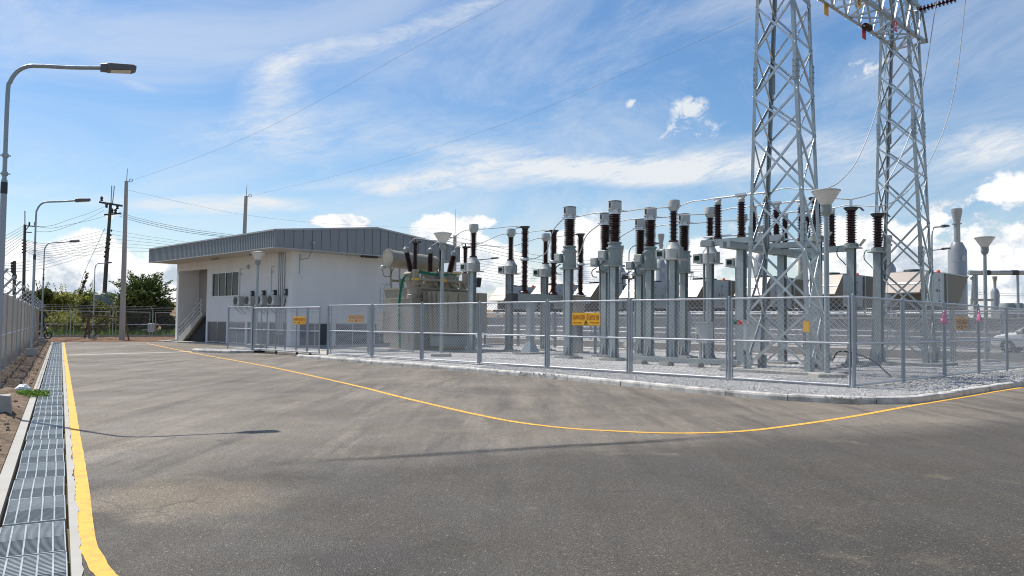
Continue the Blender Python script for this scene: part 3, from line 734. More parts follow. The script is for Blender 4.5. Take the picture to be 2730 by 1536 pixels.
# outside stairs rising to the right under the porch
m = MB(); ns = 13; rise = 2.25/ns; run = .315; a_s = 53.35
for k in range(ns):
    a = a_s-run*k; abox(m, a-run,a,B0+.12,B0+1.35,max(0,rise*k-.12) if k > 1 else 0,rise*(k+1))
abox(m, a_s,a_s+.5,B0-.5,B0+1.35,0,.16)
st = m.build('stairs', CONCL, bl)
m = MB(); m.loft([[S(a_s+.05,b,.0),S(a_s+.05,b,.35),S(a_s-run*ns,b,2.28),S(a_s-run*ns,b,1.95),S(a_s-.6,b,0)] for b in (B0+.02,B0+.12)]); m.build('stringer', CONCL, st)
m = MB()
for zz in (.95,.62,.32): m.tube([S(a_s+.05,B0+.07,.2+zz),S(a_s-run*ns,B0+.07,2.2+zz)], .034, 8)
for k in (0,4,8,12): a = a_s-run*k; m.tube([S(a,B0+.07,rise*k),S(a,B0+.07,rise*k+1.15)], .034, 8)
m.build('handrail', GALVB, bl)
m = MB(); m.loft([[S(a_s-.9,b,.0),S(A1,b,.0),S(A1,b,2.10),S(a_s-run*ns,b,2.0),S(a_s-.9,b,.12)] for b in (B0+.35,B0+.45)]); m.build('stair_shade_sheet', CURT_SHADE, bl)  # black sheet stands in for the shade under the stairs
# eave lights under the soffit, wall lamp, conduits, thin pipes
for px in (572,677):
    a, z = pb(px, 683 if px < 600 else 674, 4.2); m = MB(); abox(m, a-.55,a+.55,4.1,4.3,ZB_-.09,ZB_-.002); lt = m.build('eave_light', SOFF, bl); m = MB(); abox(m, a-.5,a+.5,4.13,4.27,ZB_-.13,ZB_-.091); m.build('diffuser', DARKM, lt)
b, z = pa(985, 685, 35.6); m = MB(); abox(m, 35.5,35.75,b-.6,b+.6,ZB_-.12,ZB_-.002); m.build('eave_light', DARKM, bl)
a, z = pb(661,712,5.15); m = MB(); m.lathe([(.16,0),(.16,.04),(.12,.12),(.02,.16)], S(a,B0,z), 14, (-UB[0],-UB[1],0)); m.build('wall_lamp', LGREY, bl)
for px in (743,748,753,758):
    a, z = pb(px,700,B0-.06); m = MB(); m.tube([S(a,B0-.07,.8),S(a,B0-.07,ZE-.02)], .05, 8); m.build('conduit', GALVB, bl)
for px, y0, y1 in ((640,718,798),(724,711,793)):
    a, z = pb(px,y0,B0-.03); a2, z2 = pb(px,y1,B0-.03); m = MB(); m.tube([S(a-.35,B0-.03,z),S(a,B0-.04,z),S(a,B0-.04,z2)], .022, 6); m.tube([S(a-.3,B0-.05,z-.35),S(a+.05,B0-.05,z-.35)], .03, 6); m.build('thin_pipe', ALUF, bl)
b, z0p = pa(783,722,A0-.05); m = MB(); b2, zt = pa(811,655,A0-.6)
m.tube([S(A0-.06,B0+.45,4.55),S(A0-.06,B0+.45,5.5),S(A0-.1,B0+.5,5.75)], .03, 8); m.tube([S(A0-.06,B0+.45,5.42),S(A0-.55,B0+.75,5.5),S(A0-.6,B0+.8,5.62),S(A0-1.62,B0+.5,6.05),S(A0-1.62,B0+.5,6.3)], .028, 8)
an = m.build('antenna_bracket', GALV, bl); m = MB(); m.lathe([(.02,0),(.09,.05),(.09,.12),(.02,.17)], S(A0-1.62,B0+.5,6.28), 14); m.build('antenna_dome', LGREY, an)

# air conditioners on wall brackets, with isolator boxes above
def make_ac():
    t = thing('air_conditioner', '', 'air conditioner', (0,0,0), SR, 'air conditioning units on the building wall')
    m = MB(); m.cbox((0,0,.31),(.36,.84,.62),.025); m.build('body', LGREY, t, False)     # local x = b, y = a
    m = MB(); m.lathe([(.03,0),(.25,0),(.26,.02),(.23,.022)], (-.182,.10,.32), 24, (-1,0,0)); m.lathe([(.02,.0),(.23,.0)], (-.184,.10,.32), 24, (-1,0,0)); m.build('fan_grille', DARKM, t, False)
    m = MB()
    for s_ in (-.3,.3): m.box((.1,s_,-.03),(.7,.05,.05)); m.bar((.38,s_,-.55),(-.2,s_,-.04),.04,.04,(0,1,0))
    m.build('bracket', GALV, t, False)
    m = MB(); m.box((-.185,-.30,.2),(.01,.13,.17)); m.build('label_plate', INKW, t, False)
    return t
acn = ['air conditioning unit nearest the big window', 'second air conditioning unit from the big window', 'air conditioning unit just right of the cone lamp pole', 'air conditioning unit nearest the four vertical conduits']
ac0 = make_ac()
for i, px in enumerate((637,667,698,729)):
    a, z = pb(px, 818, 4.85); o = ac0 if i == 0 else copy_tree(ac0); o.location = S(a,4.82,2.62); o['label'] = acn[i]; o.rotation_euler = (0,0,SR)
for i, (px, py) in enumerate(((673,784),(703,783),(733,782),(763,779))):
    a, z = pb(px,py,5.1); p = S(a,5.08,z)
    t = thing('isolator_box', ['dark isolator box on the wall left of the cone lamp pole','dark isolator box on the wall right of the cone lamp pole','dark isolator box on the wall left of the conduits','dark isolator box on the wall right of the conduits'][i], 'isolator box', p, SR, 'isolator boxes above the air conditioners')
    m = MB(); m.cbox((0,0,0),(.16,.24,.42),.02); m.build('casing', DARKM, t, False)
    m = MB(); m.box((-.085,0,.02),(.012,.12,.16)); m.build('face_plate', LGREY, t, False)
    m = MB(); m.tube(catmull([(.02,0,-.2),(.0,0,-.45),(.04,.12,-.6),(.02,.2,-.85)],5), .025, 6); m.build('flex_conduit', BLACK, t, False)
# ================================================================== SWITCHYARD EQUIPMENT (local x = b, y = a)
GZ = .115
PH = [8.0, 10.72, 13.5]; WHICH = ['front', 'middle', 'rear']
def hsec(m, x, y, w, z0, z1, w2=None):     # H-section: flat flanges face +-x, open webs face +-y
    f = .022; d = (w2 or w)/2; h = w/2
    P_ = [(-h,-d),(-h+f,-d),(-h+f,-.01),(h-f,-.01),(h-f,-d),(h,-d),(h,d),(h-f,d),(h-f,.01),(-h+f,.01),(-h+f,d),(-h,d)]
    V = [(x+p,y+q,z0) for p,q in P_]+[(x+p,y+q,z1) for p,q in P_]; F_ = [(i,(i+1)%12,12+(i+1)%12,12+i) for i in range(12)]
    return m.add(V, F_)
def col_box(t, w, z0, z1, base=.9):
    m = MB(); hsec(m, 0, 0, w, z0, z1); c = m.build('column', GALV, t, False)
    m = MB()       # recessed dark web on the shaded side and gussets at the foot
    for k in range(4):
        x, y = ((1,0),(0,1),(-1,0),(0,-1))[k]
        m.add([(x*w*.5+y*.02,y*w*.5+x*.02,z0+.04),(x*w*.5-y*.02,y*w*.5-x*.02,z0+.04),(x*w*.5-y*.02,y*w*.5-x*.02,z0+.5),(x*w*.5+y*.02,y*w*.5+x*.02,z0+.5),
               (x*w*1.05+y*.02,y*w*1.05+x*.02,z0+.04),(x*w*1.05-y*.02,y*w*1.05-x*.02,z0+.04)], [(0,4,3),(1,2,5),(3,4,5,2)])
    m.box((0,0,z0+.02), (w*2.3,w*2.3,.04)); m.build('foot_gussets', GALV, c, False)
    m = MB(); m.box((0,0,GZ+.0), (base,base,.16)); m.build('plinth', CONC, t, False)
    return c
# ---- slender instrument transformers (white drum on a thin brown insulator)
def make_vt():
    t = thing('voltage_transformer', '', 'instrument transformer', (0,0,0), SR, 'slender instrument transformers with white caps')
    col_box(t, .25, .2, 4.30)
    m = MB()
    for dx, dy in ((-.06,.27),(.08,.33)): m.tube([(dx,dy,.2),(dx,dy,4.35)], .042, 8)
    m.build('conduits', GALV, t, False)
    m = MB(); m.lathe([(.30,4.30),(.36,4.33),(.36,4.72),(.33,4.76),(.19,5.02),(.18,5.06)], n=20); m.box((0,0,4.30),(.8,.8,.05)); m.build('base_tank', LGREY, t, False)
    m = MB(); m.cbox((-.16,.46,4.53),(.34,.42,.40),.02); bx = m.build('terminal_box', LGREY, t, False)
    m = MB(); m.box((-.335,.46,4.53),(.012,.24,.2)); m.build('window', GLASS, bx, False)
    m = MB(); m.box((-.1,-.42,4.55),(.3,.05,.46)); m.build('side_plate', GREYP, t, False)
    m = MB(); sheds(m, 5.05, 6.28, .105, .185, 22); m.lathe([(.2,4.98),(.2,5.07),(.11,5.1)]); m.build('insulator', PORC, t, False)
    m = MB(); m.lathe([(.12,6.26),(.20,6.36),(.22,6.42),(.25,6.43),(.25,6.70),(.235,6.73),(.02,6.74)], n=24); m.build('cap', LGREY, t, False)
    m = MB(); m.box((0,.0,6.47),(.06,.72,.05)); m.build('terminal', ALU, t, False)
    return t
vt0 = make_vt()
vl = ['slender white-capped transformer on a post beside the beige transformer, front of its row','slender white-capped transformer on a post, middle of the row by the beige transformer','slender white-capped transformer on a post, rear of the row by the beige transformer',
      'slender white-capped transformer on a post left of the near tower, tallest in the photo','slender white-capped transformer on a post left of the near tower, middle of its row','slender white-capped transformer on a post partly behind the near tower, rear of its row']
for i, (a, b) in enumerate([(22.9,8.0),(22.85,10.65),(22.95,13.5),(10.66,8.05),(10.65,10.79),(10.75,13.64)]):
    if i == 0: vt0.location = S(a,b); vt0['label'] = vl[0]
    else: dup(vt0, S(a,b), vl[i])
# ---- heavy current transformers (grey drum head, fat brown insulator)
def make_ct():
    t = thing('current_transformer', '', 'current transformer', (0,0,0), SR, 'heavy current transformers with grey heads')
    col_box(t, .27, .2, 4.10)
    m = MB()
    for dx, dy in ((-.04,.30),(.08,.37)): m.tube(catmull([(dx,dy-.04,.2),(dx,dy-.10,.9),(dx,dy-.02,1.4),(dx,dy-.02,2.8),(dx,dy-.02,4.2)],5), .042, 8)
    m.build('conduits', GALV, t, False)
    m = MB(); m.lathe([(.44,4.06),(.46,4.08),(.46,4.12),(.31,4.13),(.30,4.80),(.36,4.82),(.36,4.88),(.30,4.89),(.26,5.02),(.31,5.03),(.31,5.09),(.25,5.1)], n=10, smooth=False); m.build('base_tank', GREYP, t, False)
    m = MB(); m.cbox((-.2,.42,4.55),(.34,.40,.40),.02); bx = m.build('terminal_box', GREYP, t, False)
    m = MB(); m.box((-.375,.42,4.56),(.01,.26,.26)); m.build('cover', LGREY, bx, False)
    m = MB(); m.tube(catmull([(-.1,.45,4.3),(-.1,.72,4.15),(-.1,.68,3.9),(-.05,.45,3.85)],6), .022, 6); m.build('cable_loop', BLACK, t, False)
    m = MB(); sheds(m, 5.08, 6.28, .17, .265, 24, seg=22); m.build('insulator', PORC, t, False)
    m = MB(); m.lathe([(.22,6.26),(.26,6.28),(.26,6.34),(.21,6.35),(.21,6.44),(.28,6.45),(.29,6.48)], n=24); 
    for k in range(8): m.box((.235*math.cos(k*.785),.235*math.sin(k*.785),6.40),(.05,.05,.09),k*.785)
    m.build('collar', ALU, t, False)
    m = MB(); m.lathe([(.285,6.47),(.285,6.80),(.27,6.85),(.02,6.89)], n=28); hd = m.build('head', LGREY, t, False)
    m = MB(); m.box((-.283,.05,6.66),(.02,.09,.22)); m.lathe([(.288,6.80),(.292,6.81),(.288,6.83)], n=28, caps=False); m.build('oil_gauge', DARKM, hd, False)
    m = MB(); m.box((0,0,6.40),(.07,.9,.05)); m.build('terminal', ALU, t, False)
    return t
ct0 = make_ct()
cl = ['grey-headed current transformer with fat brown insulator, directly behind the big danger sign','grey-headed current transformer half hidden behind the nearest one, left pair','grey-headed current transformer farthest back of the row behind the danger sign',
      'nearest grey-headed current transformer, standing tallest just right of the danger sign','grey-headed current transformer in the middle of the right-hand row of three','grey-headed current transformer farthest right, behind a slender white-capped one']
for i, (a, b) in enumerate([(15.6,7.23),(15.72,9.9),(15.72,12.62),(13.05,7.22),(13.1,9.82),(13.1,12.49)]):
    if i == 0: ct0.location = S(a,b); ct0['label'] = cl[0]
    else: dup(ct0, S(a,b), cl[i])
# ---- circuit breaker: three double-insulator poles on one beam
CBA = 20.35; CBB = [9.2,11.35,13.5]
cb = thing('circuit_breaker', 'three pole circuit breaker, tall double brown insulators on one long grey beam', 'circuit breaker', S(CBA,11.3), SR)
def cbx(b): return b-11.3
m = MB(); m.box((0,0,2.93),(5.6,.42,.40)); m.build('beam', GREYP, cb, False)
m = MB(); m.box((-3.0,0,2.90),(.38,.5,.42)); m.build('drive_box', DARKM, cb, False)
for b in (9.65,12.9):
    m = MB(); x = cbx(b); w = .15
    m.loft([[(x-w*2.2,-w*2.2,.2),(x+w*2.2,-w*2.2,.2),(x+w*2.2,w*2.2,.2),(x-w*2.2,w*2.2,.2)],[(x-w,-w,.72),(x+w,-w,.72),(x+w,w,.72),(x-w,w,.72)],[(x-w,-w,2.73),(x+w,-w,2.73),(x+w,w,2.73),(x-w,w,2.73)]]); lg = m.build('leg', GALV, cb, False)
    m = MB(); m.box((x,0,GZ),(1.3,1.3,.15)); m.build('plinth', CONC, cb, False)
for b in CBB:
    x = cbx(b)
    m = MB(); m.lathe([(.26,3.13),(.26,3.2),(.17,3.28)],(x,0,0)); sheds(m, 3.26, 4.80, .115, .195, 24, (x,0,0)); ins = m.build('lower_insulator', PORC, cb, False)
    m = MB(); m.lathe([(.2,4.79),(.22,4.80),(.22,4.92),(.2,4.94)],(x,0,0)); m.box((x,-.42,4.86),(.06,.6,.05)); m.build('mid_flange', ALU, ins, False)
    m = MB(); sheds(m, 4.93, 6.38, .125, .205, 24, (x,0,0)); ins = m.build('upper_insulator', PORC, cb, False)
    m = MB(); m.lathe([(.14,6.36),(.17,6.42),(.24,6.50),(.26,6.53),(.02,6.54)],(x,0,0)); m.box((x,.35,6.5),(.06,.6,.04)); m.build('top_cap', DARKM, ins, False)
m = MB(); m.cbox((1.0,-.7,2.35),(.75,.7,1.5),.03); cab = m.build('control_cabinet', TXP, cb, False)
m = MB(); m.box((1.0,-.7,3.12),(.85,.8,.05)); m.build('cabinet_roof', LGREY, cab, False)
m = MB()
for dx in (-.3,.3): m.box((1+dx,-.7,.85),(.07,.5,1.5))
m.build('cabinet_legs', GALV, cab, False)
# ---- surge arresters near the right tower
def make_sa():
    t = thing('surge_arrester', '', 'surge arrester', (0,0,0), SR, 'brown arresters on single posts by the towers')
    col_box(t, .27, .2, 4.62)
    m = MB(); m.box((0,0,4.64),(.62,.62,.04)); m.lathe([(.26,4.66),(.26,4.8),(.16,4.82)]); m.build('base_plate', GREYP, t, False)
    m = MB(); sheds(m, 4.80, 6.05, .13, .205, 19); m.build('insulator', PORC, t, False)
    m = MB(); m.lathe([(.14,6.04),(.2,6.08),(.27,6.17),(.28,6.2),(.1,6.22)]); m.build('top_flange', DARKM, t, False)
    m = MB(); m.loft([[(-.12,-.15,6.2),(.12,-.15,6.2),(.12,-.15,6.17),(-.12,-.15,6.17)],[(-.12,-.36,6.18),(.12,-.36,6.18),(.12,-.36,6.15),(-.12,-.36,6.15)],[(-.12,-.46,6.06),(.12,-.46,6.06),(.12,-.45,6.03),(-.12,-.45,6.03)]]); m.build('vent_hood', DARKM, t, False)
    m = MB(); m.box((0,0,6.36),(.05,.10,.3)); m.build('terminal', ALU, t, False)
    m = MB(); m.tube(catmull([(0,.25,4.75),(0,.5,4.72),(0,.55,4.4),(0,.3,4.1),(0,.22,4.0)],6), .02, 6); m.build('earth_lead', GREENC, t, False)
    m = MB(); m.loft([[(-.1,-.3,4.70),(.1,-.3,4.70),(.1,-.32,4.68),(-.1,-.32,4.68)],[(-.12,-.5,4.95),(.12,-.5,4.95),(.12,-.52,4.93),(-.12,-.52,4.93)]]); m.build('lower_vent', LGREY, t, False)
    return t
sa0 = make_sa(); sl = ['brown surge arrester on a post half hidden behind the near tower', 'brown surge arrester on a post between the two towers, the nearer one clear of both', 'brown surge arrester on a post in front of the left leg of the far tower']
for i, (a, b) in enumerate([(4.6,8.0),(4.7,11.15),(4.62,13.52)]):
    if i == 0: sa0.location = S(a,b); sa0['label'] = sl[0]
    else: dup(sa0, S(a,b), sl[i])
# ---- disconnector
dc = thing('disconnector_switch', 'high steel framed disconnector with nine brown insulators behind the near tower', 'disconnector switch', S(7.5,10.7), SR)
def dl(a, b): return (b-10.7, a-7.5)
for a, b in ((7.5,7.9),(7.5,11.1),(7.5,14.0)):
    x, y = dl(a,b); m = MB(); hsec(m, x, y, .28, .2, 4.5); lg = m.build('column', GALV, dc, False)
    m = MB(); m.box((x,y,GZ),(.9,.9,.16)); m.build('plinth', CONC, dc, False)
m = MB()
m.box((*dl(7.35,10.7),4.62),(8.0,.14,.24)); m.box((*dl(7.65,10.7),4.62),(8.0,.14,.24)); m.build('main_beam', GALV, dc, False)
for i, b in enumerate((8.0,10.75,13.5)):
    m = MB(); m.box((*dl(7.55,b-.16),4.86),(.1,3.3,.22)); m.box((*dl(7.55,b+.16),4.86),(.1,3.3,.22)); m.build('phase_beam', GALV, dc, False)
    for a in (8.58,7.56,6.5):
        x, y = dl(a,b)
        m = MB(); sheds(m, 5.08, 6.34, .10, .165, 20, (x,y,0)); m.lathe([(.16,4.97),(.16,5.05),(.11,5.1)],(x,y,0)); ins = m.build('insulator', PORC, dc, False)
        m = MB(); m.lathe([(.12,6.33),(.13,6.44),(.1,6.5)],(x,y,0)); m.box((x,y,6.52),(.12,.26,.05)); m.build('cap', LGREY, ins, False)
    m = MB(); m.tube([(*dl(8.75,b),6.60),(*dl(6.35,b),6.60)], .038, 8); m.bar((*dl(7.8,b-.05),6.64),(*dl(7.35,b-.05),6.64),.03,.08); m.bar((*dl(7.8,b+.05),6.58),(*dl(7.35,b+.05),6.58),.03,.05); m.build('switch_blade', ALU, dc, False)
    m = MB(); m.tube([(*dl(9.2,b),5.10),(*dl(6.4,b),5.10)], .04, 8); m.bar((*dl(8.9,b),5.1),(*dl(9.35,b+.1),4.85),.08,.06); m.build('drive_rod', ALU, dc, False)
m = MB(); m.tube([(*dl(8.9,7.8),4.9),(*dl(8.9,7.8),1.5)], .05, 8); m.build('operating_rod', GALV, dc, False)
m = MB(); m.box((*dl(8.9,7.8),4.8),(.3,.5,.2)); m.build('gearbox', GREYP, dc, False)
def cabinet(label, a, b, w, d, z0, z1, rot=SR, m_=LGREY):
    t = thing('control_cabinet', label, 'cabinet', S(a,b), rot)
    m = MB(); m.cbox((0,0,(z0+z1)/2),(d,w,z1-z0),.02); bd = m.build('body', m_, t, False)
    m = MB(); m.box((-.02,0,z1+.02),(d+.12,w+.1,.04)); m.build('roof', m_, t, False)
    m = MB(); m.box((-d/2-.01,w*.32,(z0+z1)/2-.15),(.03,.04,.16)); m.build('handle', DARKM, t, False)
    for s_ in (-.3,.3): m = MB(); m.box((0,s_*w,z0/2+.05),(.08,.08,z0-.1)); m.build('leg', GALV, t, False)
    m = MB(); m.box((0,0,GZ),(.7,w+.4,.14)); m.build('plinth', CONC, t, False)
    return t
cabinet('small grey control box on legs under the disconnector, behind a fence post', 8.9,7.55,.55,.42,.95,1.72)
cabinet('wider grey control box standing between the near tower legs', 6.35,6.9,.75,.5,.75,1.78)
m = MB(); t = thing('switch_plate', 'small green and red plate fixed to the disconnector column', 'sign', S(7.55,7.70,1.75), SR)
m.box((0,.09,0),(.02,.18,.16)); m.build('green_half', SIGNG, t, False); m = MB(); m.box((0,-.10,0),(.02,.18,.16)); m.build('red_half', SIGNR, t, False)
# low cable trestle and cable trench covers
t = thing('cable_trestle', 'low grey steel trestle on the gravel behind the danger sign', 'trestle', S(18.3,13.0), SR)
for x in (-.7,.7): m = MB(); m.box((x,0,.55),(.1,.1,.9)); m.build('leg', GALV, t, False)
m = MB(); m.box((0,0,1.0),(1.7,.3,.1)); m.box((0,0,.5),(1.5,.08,.08)); m.build('tray', GALV, t, False)
t = thing('trench_rail', 'long low grey channel lying on blocks in the gravel left of the near tower', 'channel', S(8.6,5.6), SR)
m = MB(); m.box((0,0,.34),(.22,4.6,.16)); m.build('channel', GREYP, t, False)
for y in (-1.9,-.6,.7,1.9): m = MB(); m.box((0,y,.19),(.4,.4,.14)); m.build('block', CONCL, t, False)

# ================================================================== LATTICE TOWERS AND BEAM
LV = [.25,2.05,4.0,5.96,7.85,9.2,10.72,12.25,13.82,15.3]
def tw_w(z):
    k = (z-.25)/13.6; return 1.13+(.60-1.13)*k, .52+(.62-.52)*k
def brace(m, p, q, nrm, off, s):     # angle iron lying flat on the face, its other leg turned inwards
    d = (q-p).normalized(); x = d.cross(nrm).normalized(); o = nrm*off; w = .07; t_ = .009
    pr = [(-w/2,0),(w/2,0),(w/2,-t_),(-w/2+t_,-t_),(-w/2+t_,-w*.8),(-w/2,-w*.8)]
    m.loft([[e+o+x*i*s+nrm*j for i, j in pr] for e in (p, q)])
def tower(label, a, b):
    t = thing('lattice_tower', label, 'lattice tower', S(a,b), SR, 'galvanised lattice towers of the line gantry')
    sg = [(-1,1),(1,1),(1,-1),(-1,-1)]    # (b sign, a sign): left, back, right, front
    def pt(k, z): wa, wb = tw_w(z); return Vector((sg[k][0]*wb, sg[k][1]*wa, z))
    for k in range(4):
        m = MB(); s = sg[k]; w = .115; th = .016
        def sec(z):
            p = pt(k,z); x, y = -s[0], -s[1]
            return [p, p+Vector((x*w,0,0)), p+Vector((x*w,y*th,0)), p+Vector((x*th,y*th,0)), p+Vector((x*th,y*w,0)), p+Vector((0,y*w,0))]
        m.loft([sec(.2), sec(16.0)]); lg = m.build('leg', GALV, t, False)
        for z in (4.6,9.9): 
            m = MB(); p = pt(k,z); m.box((p.x-s[0]*.07, p.y+s[1]*.012, z),(.15,.02,.7)); m.box((p.x+s[0]*.012, p.y-s[1]*.07, z),(.02,.15,.7))
            for q in range(4):
                for e in (.03,.11): m.box((p.x-s[0]*e, p.y+s[1]*.03, z-.27+.18*q),(.03,.03,.03)); m.box((p.x+s[0]*.03, p.y-s[1]*e, z-.27+.18*q),(.03,.03,.03))
            m.build('splice_plate', GALV, lg, False)
        p = pt(k,.2); m = MB(); m.box((p.x,p.y,.19),(.5,.5,.04)); m.box((p.x-s[0]*.08,p.y,.42),(.28,.02,.45)); m.box((p.x,p.y-s[1]*.08,.42),(.02,.28,.45)); m.build('foot', GALV, lg, False)
    # step bolts on the back leg
    m = MB()
    for q in range(26):
        z = 2.4+q*.5; p = pt(1,z); m.bar(p, p+Vector((.14 if q%2 else 0, 0 if q%2 else .14, 0)), .02)
    m.build('step_bolts', GALV, t, False)
    for f in range(4):
        k, l = f, (f+1)%4
        for i in range(len(LV)-1):
            m = MB(); z0, z1 = LV[i]+.02, LV[i+1]+.02
            nrm = (pt(k,z0)+pt(l,z0)); nrm.z = 0; nrm.normalize()
            brace(m, pt(k,z0), pt(l,z1), nrm, .004, 1); brace(m, pt(l,z0), pt(k,z1), nrm, -.022, -1)
            m.build('cross_brace', BRACE, t, False)
    m = MB(); m.box((0,0,.06),(2.2,3.5,.28)); m.build('plinth', CONC, t, False)
    return t
T1 = tower('near lattice tower with crossed steel bracing, cut off by the top of the picture', 4.43, 5.24)
T2 = tower('far lattice tower with crossed steel bracing, carrying the cross beam', 4.44, 15.61)
m = MB(); p = S(5.5,4.63,1.6)
mk = thing('number_plate', 'small yellow plate on the front leg of the near tower', 'sign', S(3.30,4.70,1.62), SR)
m = MB(); m.box((-.06,.1,0),(.012,.2,.34)); m.build('plate', SIGNY, mk, False)
# gantry beam along b
bm = thing('gantry_beam', 'horizontal lattice beam between the two tower tops, seen from below', 'lattice beam', S(4.43,10.4,13.82), SR)
yb0, yb1 = 4.3-10.4, 16.9-10.4; za, zb = 0.02, 1.35; hw = .64
for s in (-1,1):
    for z in (za, zb): m = MB(); m.angle((yb0,s*hw,z),(yb1,s*hw,z),.13,.014,(0,0,1),s); m.build('chord', GALV, bm, False)
nb = 10
for i in range(nb):
    x0 = yb0+(yb1-yb0)*i/nb; x1 = yb0+(yb1-yb0)*(i+1)/nb; xm = (x0+x1)/2
    m = MB()
    m.angle((x0,-hw+.02,za+.02),(x1,hw-.02,za+.02),.07,.01) if i%2 else m.angle((x0,hw-.02,za+.02),(x1,-hw+.02,za+.02),.07,.01)
    m.angle((x0,-hw+.02,zb-.02),(x1,hw-.02,zb-.02),.06,.01); m.angle((x1,-hw,za+.03),(x1,hw,za+.03),.07,.01)
    for s in (-1,1): m.angle((x0,s*hw,za),(xm,s*hw,zb),.07,.01,(0,s,0)); m.angle((xm,s*(hw-.015),zb),(x1,s*(hw-.015),za),.07,.01,(0,s,0))
    m.build('lacing', BRACE, bm, False)
# phase plates hanging from the chords
def plate(label, px0, py0, px1, py1, a, mm, txt=None, ink=INKW):
    b0, z0 = pa(px0,py0,a); b1, z1 = pa(px1,py1,a); p = S(a,(b0+b1)/2,(z0+z1)/2)
    t = thing('phase_plate', label, 'sign', p, SR, 'coloured phase plates on the gantry beam')
    w = .36; h = .42
    m = MB(); m.box((0,0,0),(w,.012,h)); m.build('plate', mm, t, False)
    if txt:
        text_mesh(txt, .40, ink, 'letter', t, Matrix.Translation((0,-.0085,0)) @ Matrix.Rotation(R(90),4,'X'))
plate('blank yellow plate hanging from the left chord of the beam', 2196,15,2210,39, 5.09, SIGNY)
plate('yellow plate lettered B on the right chord of the beam', 2283,-6,2297,15, 3.77, SIGNY, 'B', INKK)
plate('red plate hanging from the left chord of the beam', 2298,81,2309,101, 5.09, SIGNR)
plate('red plate lettered A on the right chord of the beam', 2380,58,2394,82, 3.77, SIGNR, 'A', INKW)

# ---- insulator strings and line conductors
def string(label, P0, P1, n, r=.135):
    P0, P1 = Vector(P0), Vector(P1); d = (P1-P0); L = d.length; d.normalize()
    t = thing('insulator_string', label, 'insulator string', P0, 0, 'strings of brown disc insulators')
    m = MB(); m.tube([P0-d*.35, P0], .025, 6); m.tube([P1, P1+d*.3], .03, 6); m.build('fitting', ALU, t)
    for i in range(n):
        c = P0+d*(L*(i+.5)/n); h = L/n
        m = MB(); m.lathe([(.03,-h*.45),(.05,-h*.40),(.055,-h*.1),(r,-h*.02),(r,h*.06),(r*.6,h*.12),(.05,h*.3),(.03,h*.5)], c, 16, d); m.build('disc', PORC, t)
    return t
bS, zS = pa(2448,27,3.75); P0 = S(3.75,bS,zS)
P1 = W(2551,-3,P0.y-3.4*.52); P1 = P0+(W(2551,-3,P0.y-1.15)-P0)
string('long string of dark discs running from the beam end to the right', P0+(P1-P0)*.02, P1, 10)
bq, zq = pa(2306,70,4.6); Q0 = S(4.6,bq,zq); string('short string of dark discs seen end on between the beam chords', Q0, W(2318,76,Q0.y+1.3), 7, .14)

def conductor(label, pts, r=.022, group='bare aluminium conductors in the switchyard', cat='conductor', mm=None, name='conductor', k=7):
    pts = [Vector(p) for p in pts]; m = MB(); m.tube(catmull(pts, k), r, 8)
    return tag(m.build(name, mm or CABLE), label, cat, group)
for i, w in enumerate(WHICH):
    vA = S(22.9,[8.0,10.65,13.5][i],6.47); vB = S(10.68,[8.05,10.79,13.64][i],6.47)
    c1 = S(15.65,[7.23,9.9,12.62][i],6.40); c2 = S(13.07,[7.22,9.82,12.49][i],6.40)
    cbT = S(CBA,CBB[i],6.5); cbM = S(CBA-.7,CBB[i],4.86); d1 = S(8.75,[8,10.75,13.5][i],6.6); d2 = S(6.35,[8,10.75,13.5][i],6.6)
    sa = S(4.65,[8.0,11.15,13.52][i],6.50)
    def toward(p, q, s): return p+(q-p).normalized()*s
    up = Vector((0,0,1))
    conductor(f'{w} phase conductor from the disconnector to the slender transformer near it', [d1, toward(d1,vB,.5)+up*.02, d1.lerp(vB,.5)+up*.06, toward(vB,d1,.35), vB], .024)
    conductor(f'{w} phase conductor between the slender transformer and the right row of grey heads', [vB, toward(vB,c2,.5), vB.lerp(c2,.5)+up*.02, toward(c2,vB,.6)-up*.02, c2], .024)
    conductor(f'{w} phase conductor between the two rows of grey-headed transformers', [c2, toward(c2,c1,.5)+up*.02, c1.lerp(c2,.5)+up*.03, toward(c1,c2,.5)-up*.03, c1], .024)
    conductor(f'{w} phase conductor looping down from a grey head to the middle of the breaker', [c1, toward(c1,cbM,.7)+up*.22, c1.lerp(cbM,.45)+up*.25, c1.lerp(cbM,.62)-up*.35, c1.lerp(cbM,.8)-up*.22, cbM], .024)
    conductor(f'{w} phase conductor from the breaker top to the slender transformer by the beige one', [cbT, toward(cbT,vA,.7)+up*.06, cbT.lerp(vA,.55)+up*.02, toward(vA,cbT,.4), vA], .022)
    conductor(f'{w} phase conductor from the disconnector to the arrester between the towers', [d2, toward(d2,sa,.5)+up*.1, sa.lerp(d2,.4)+up*.06, sa], .022)
    la = S(26.0,[6.62,8.4,10.15][i],6.05)
    conductor(f'{w} phase conductor sagging from the slender transformer down to the beige transformer', [vA, toward(vA,la,.6)+up*.0, vA.lerp(la,.45)-up*.32, vA.lerp(la,.75)-up*.16, la+up*.05, S(26.35,[6.46,8.03,9.7][i],5.85)], .02)
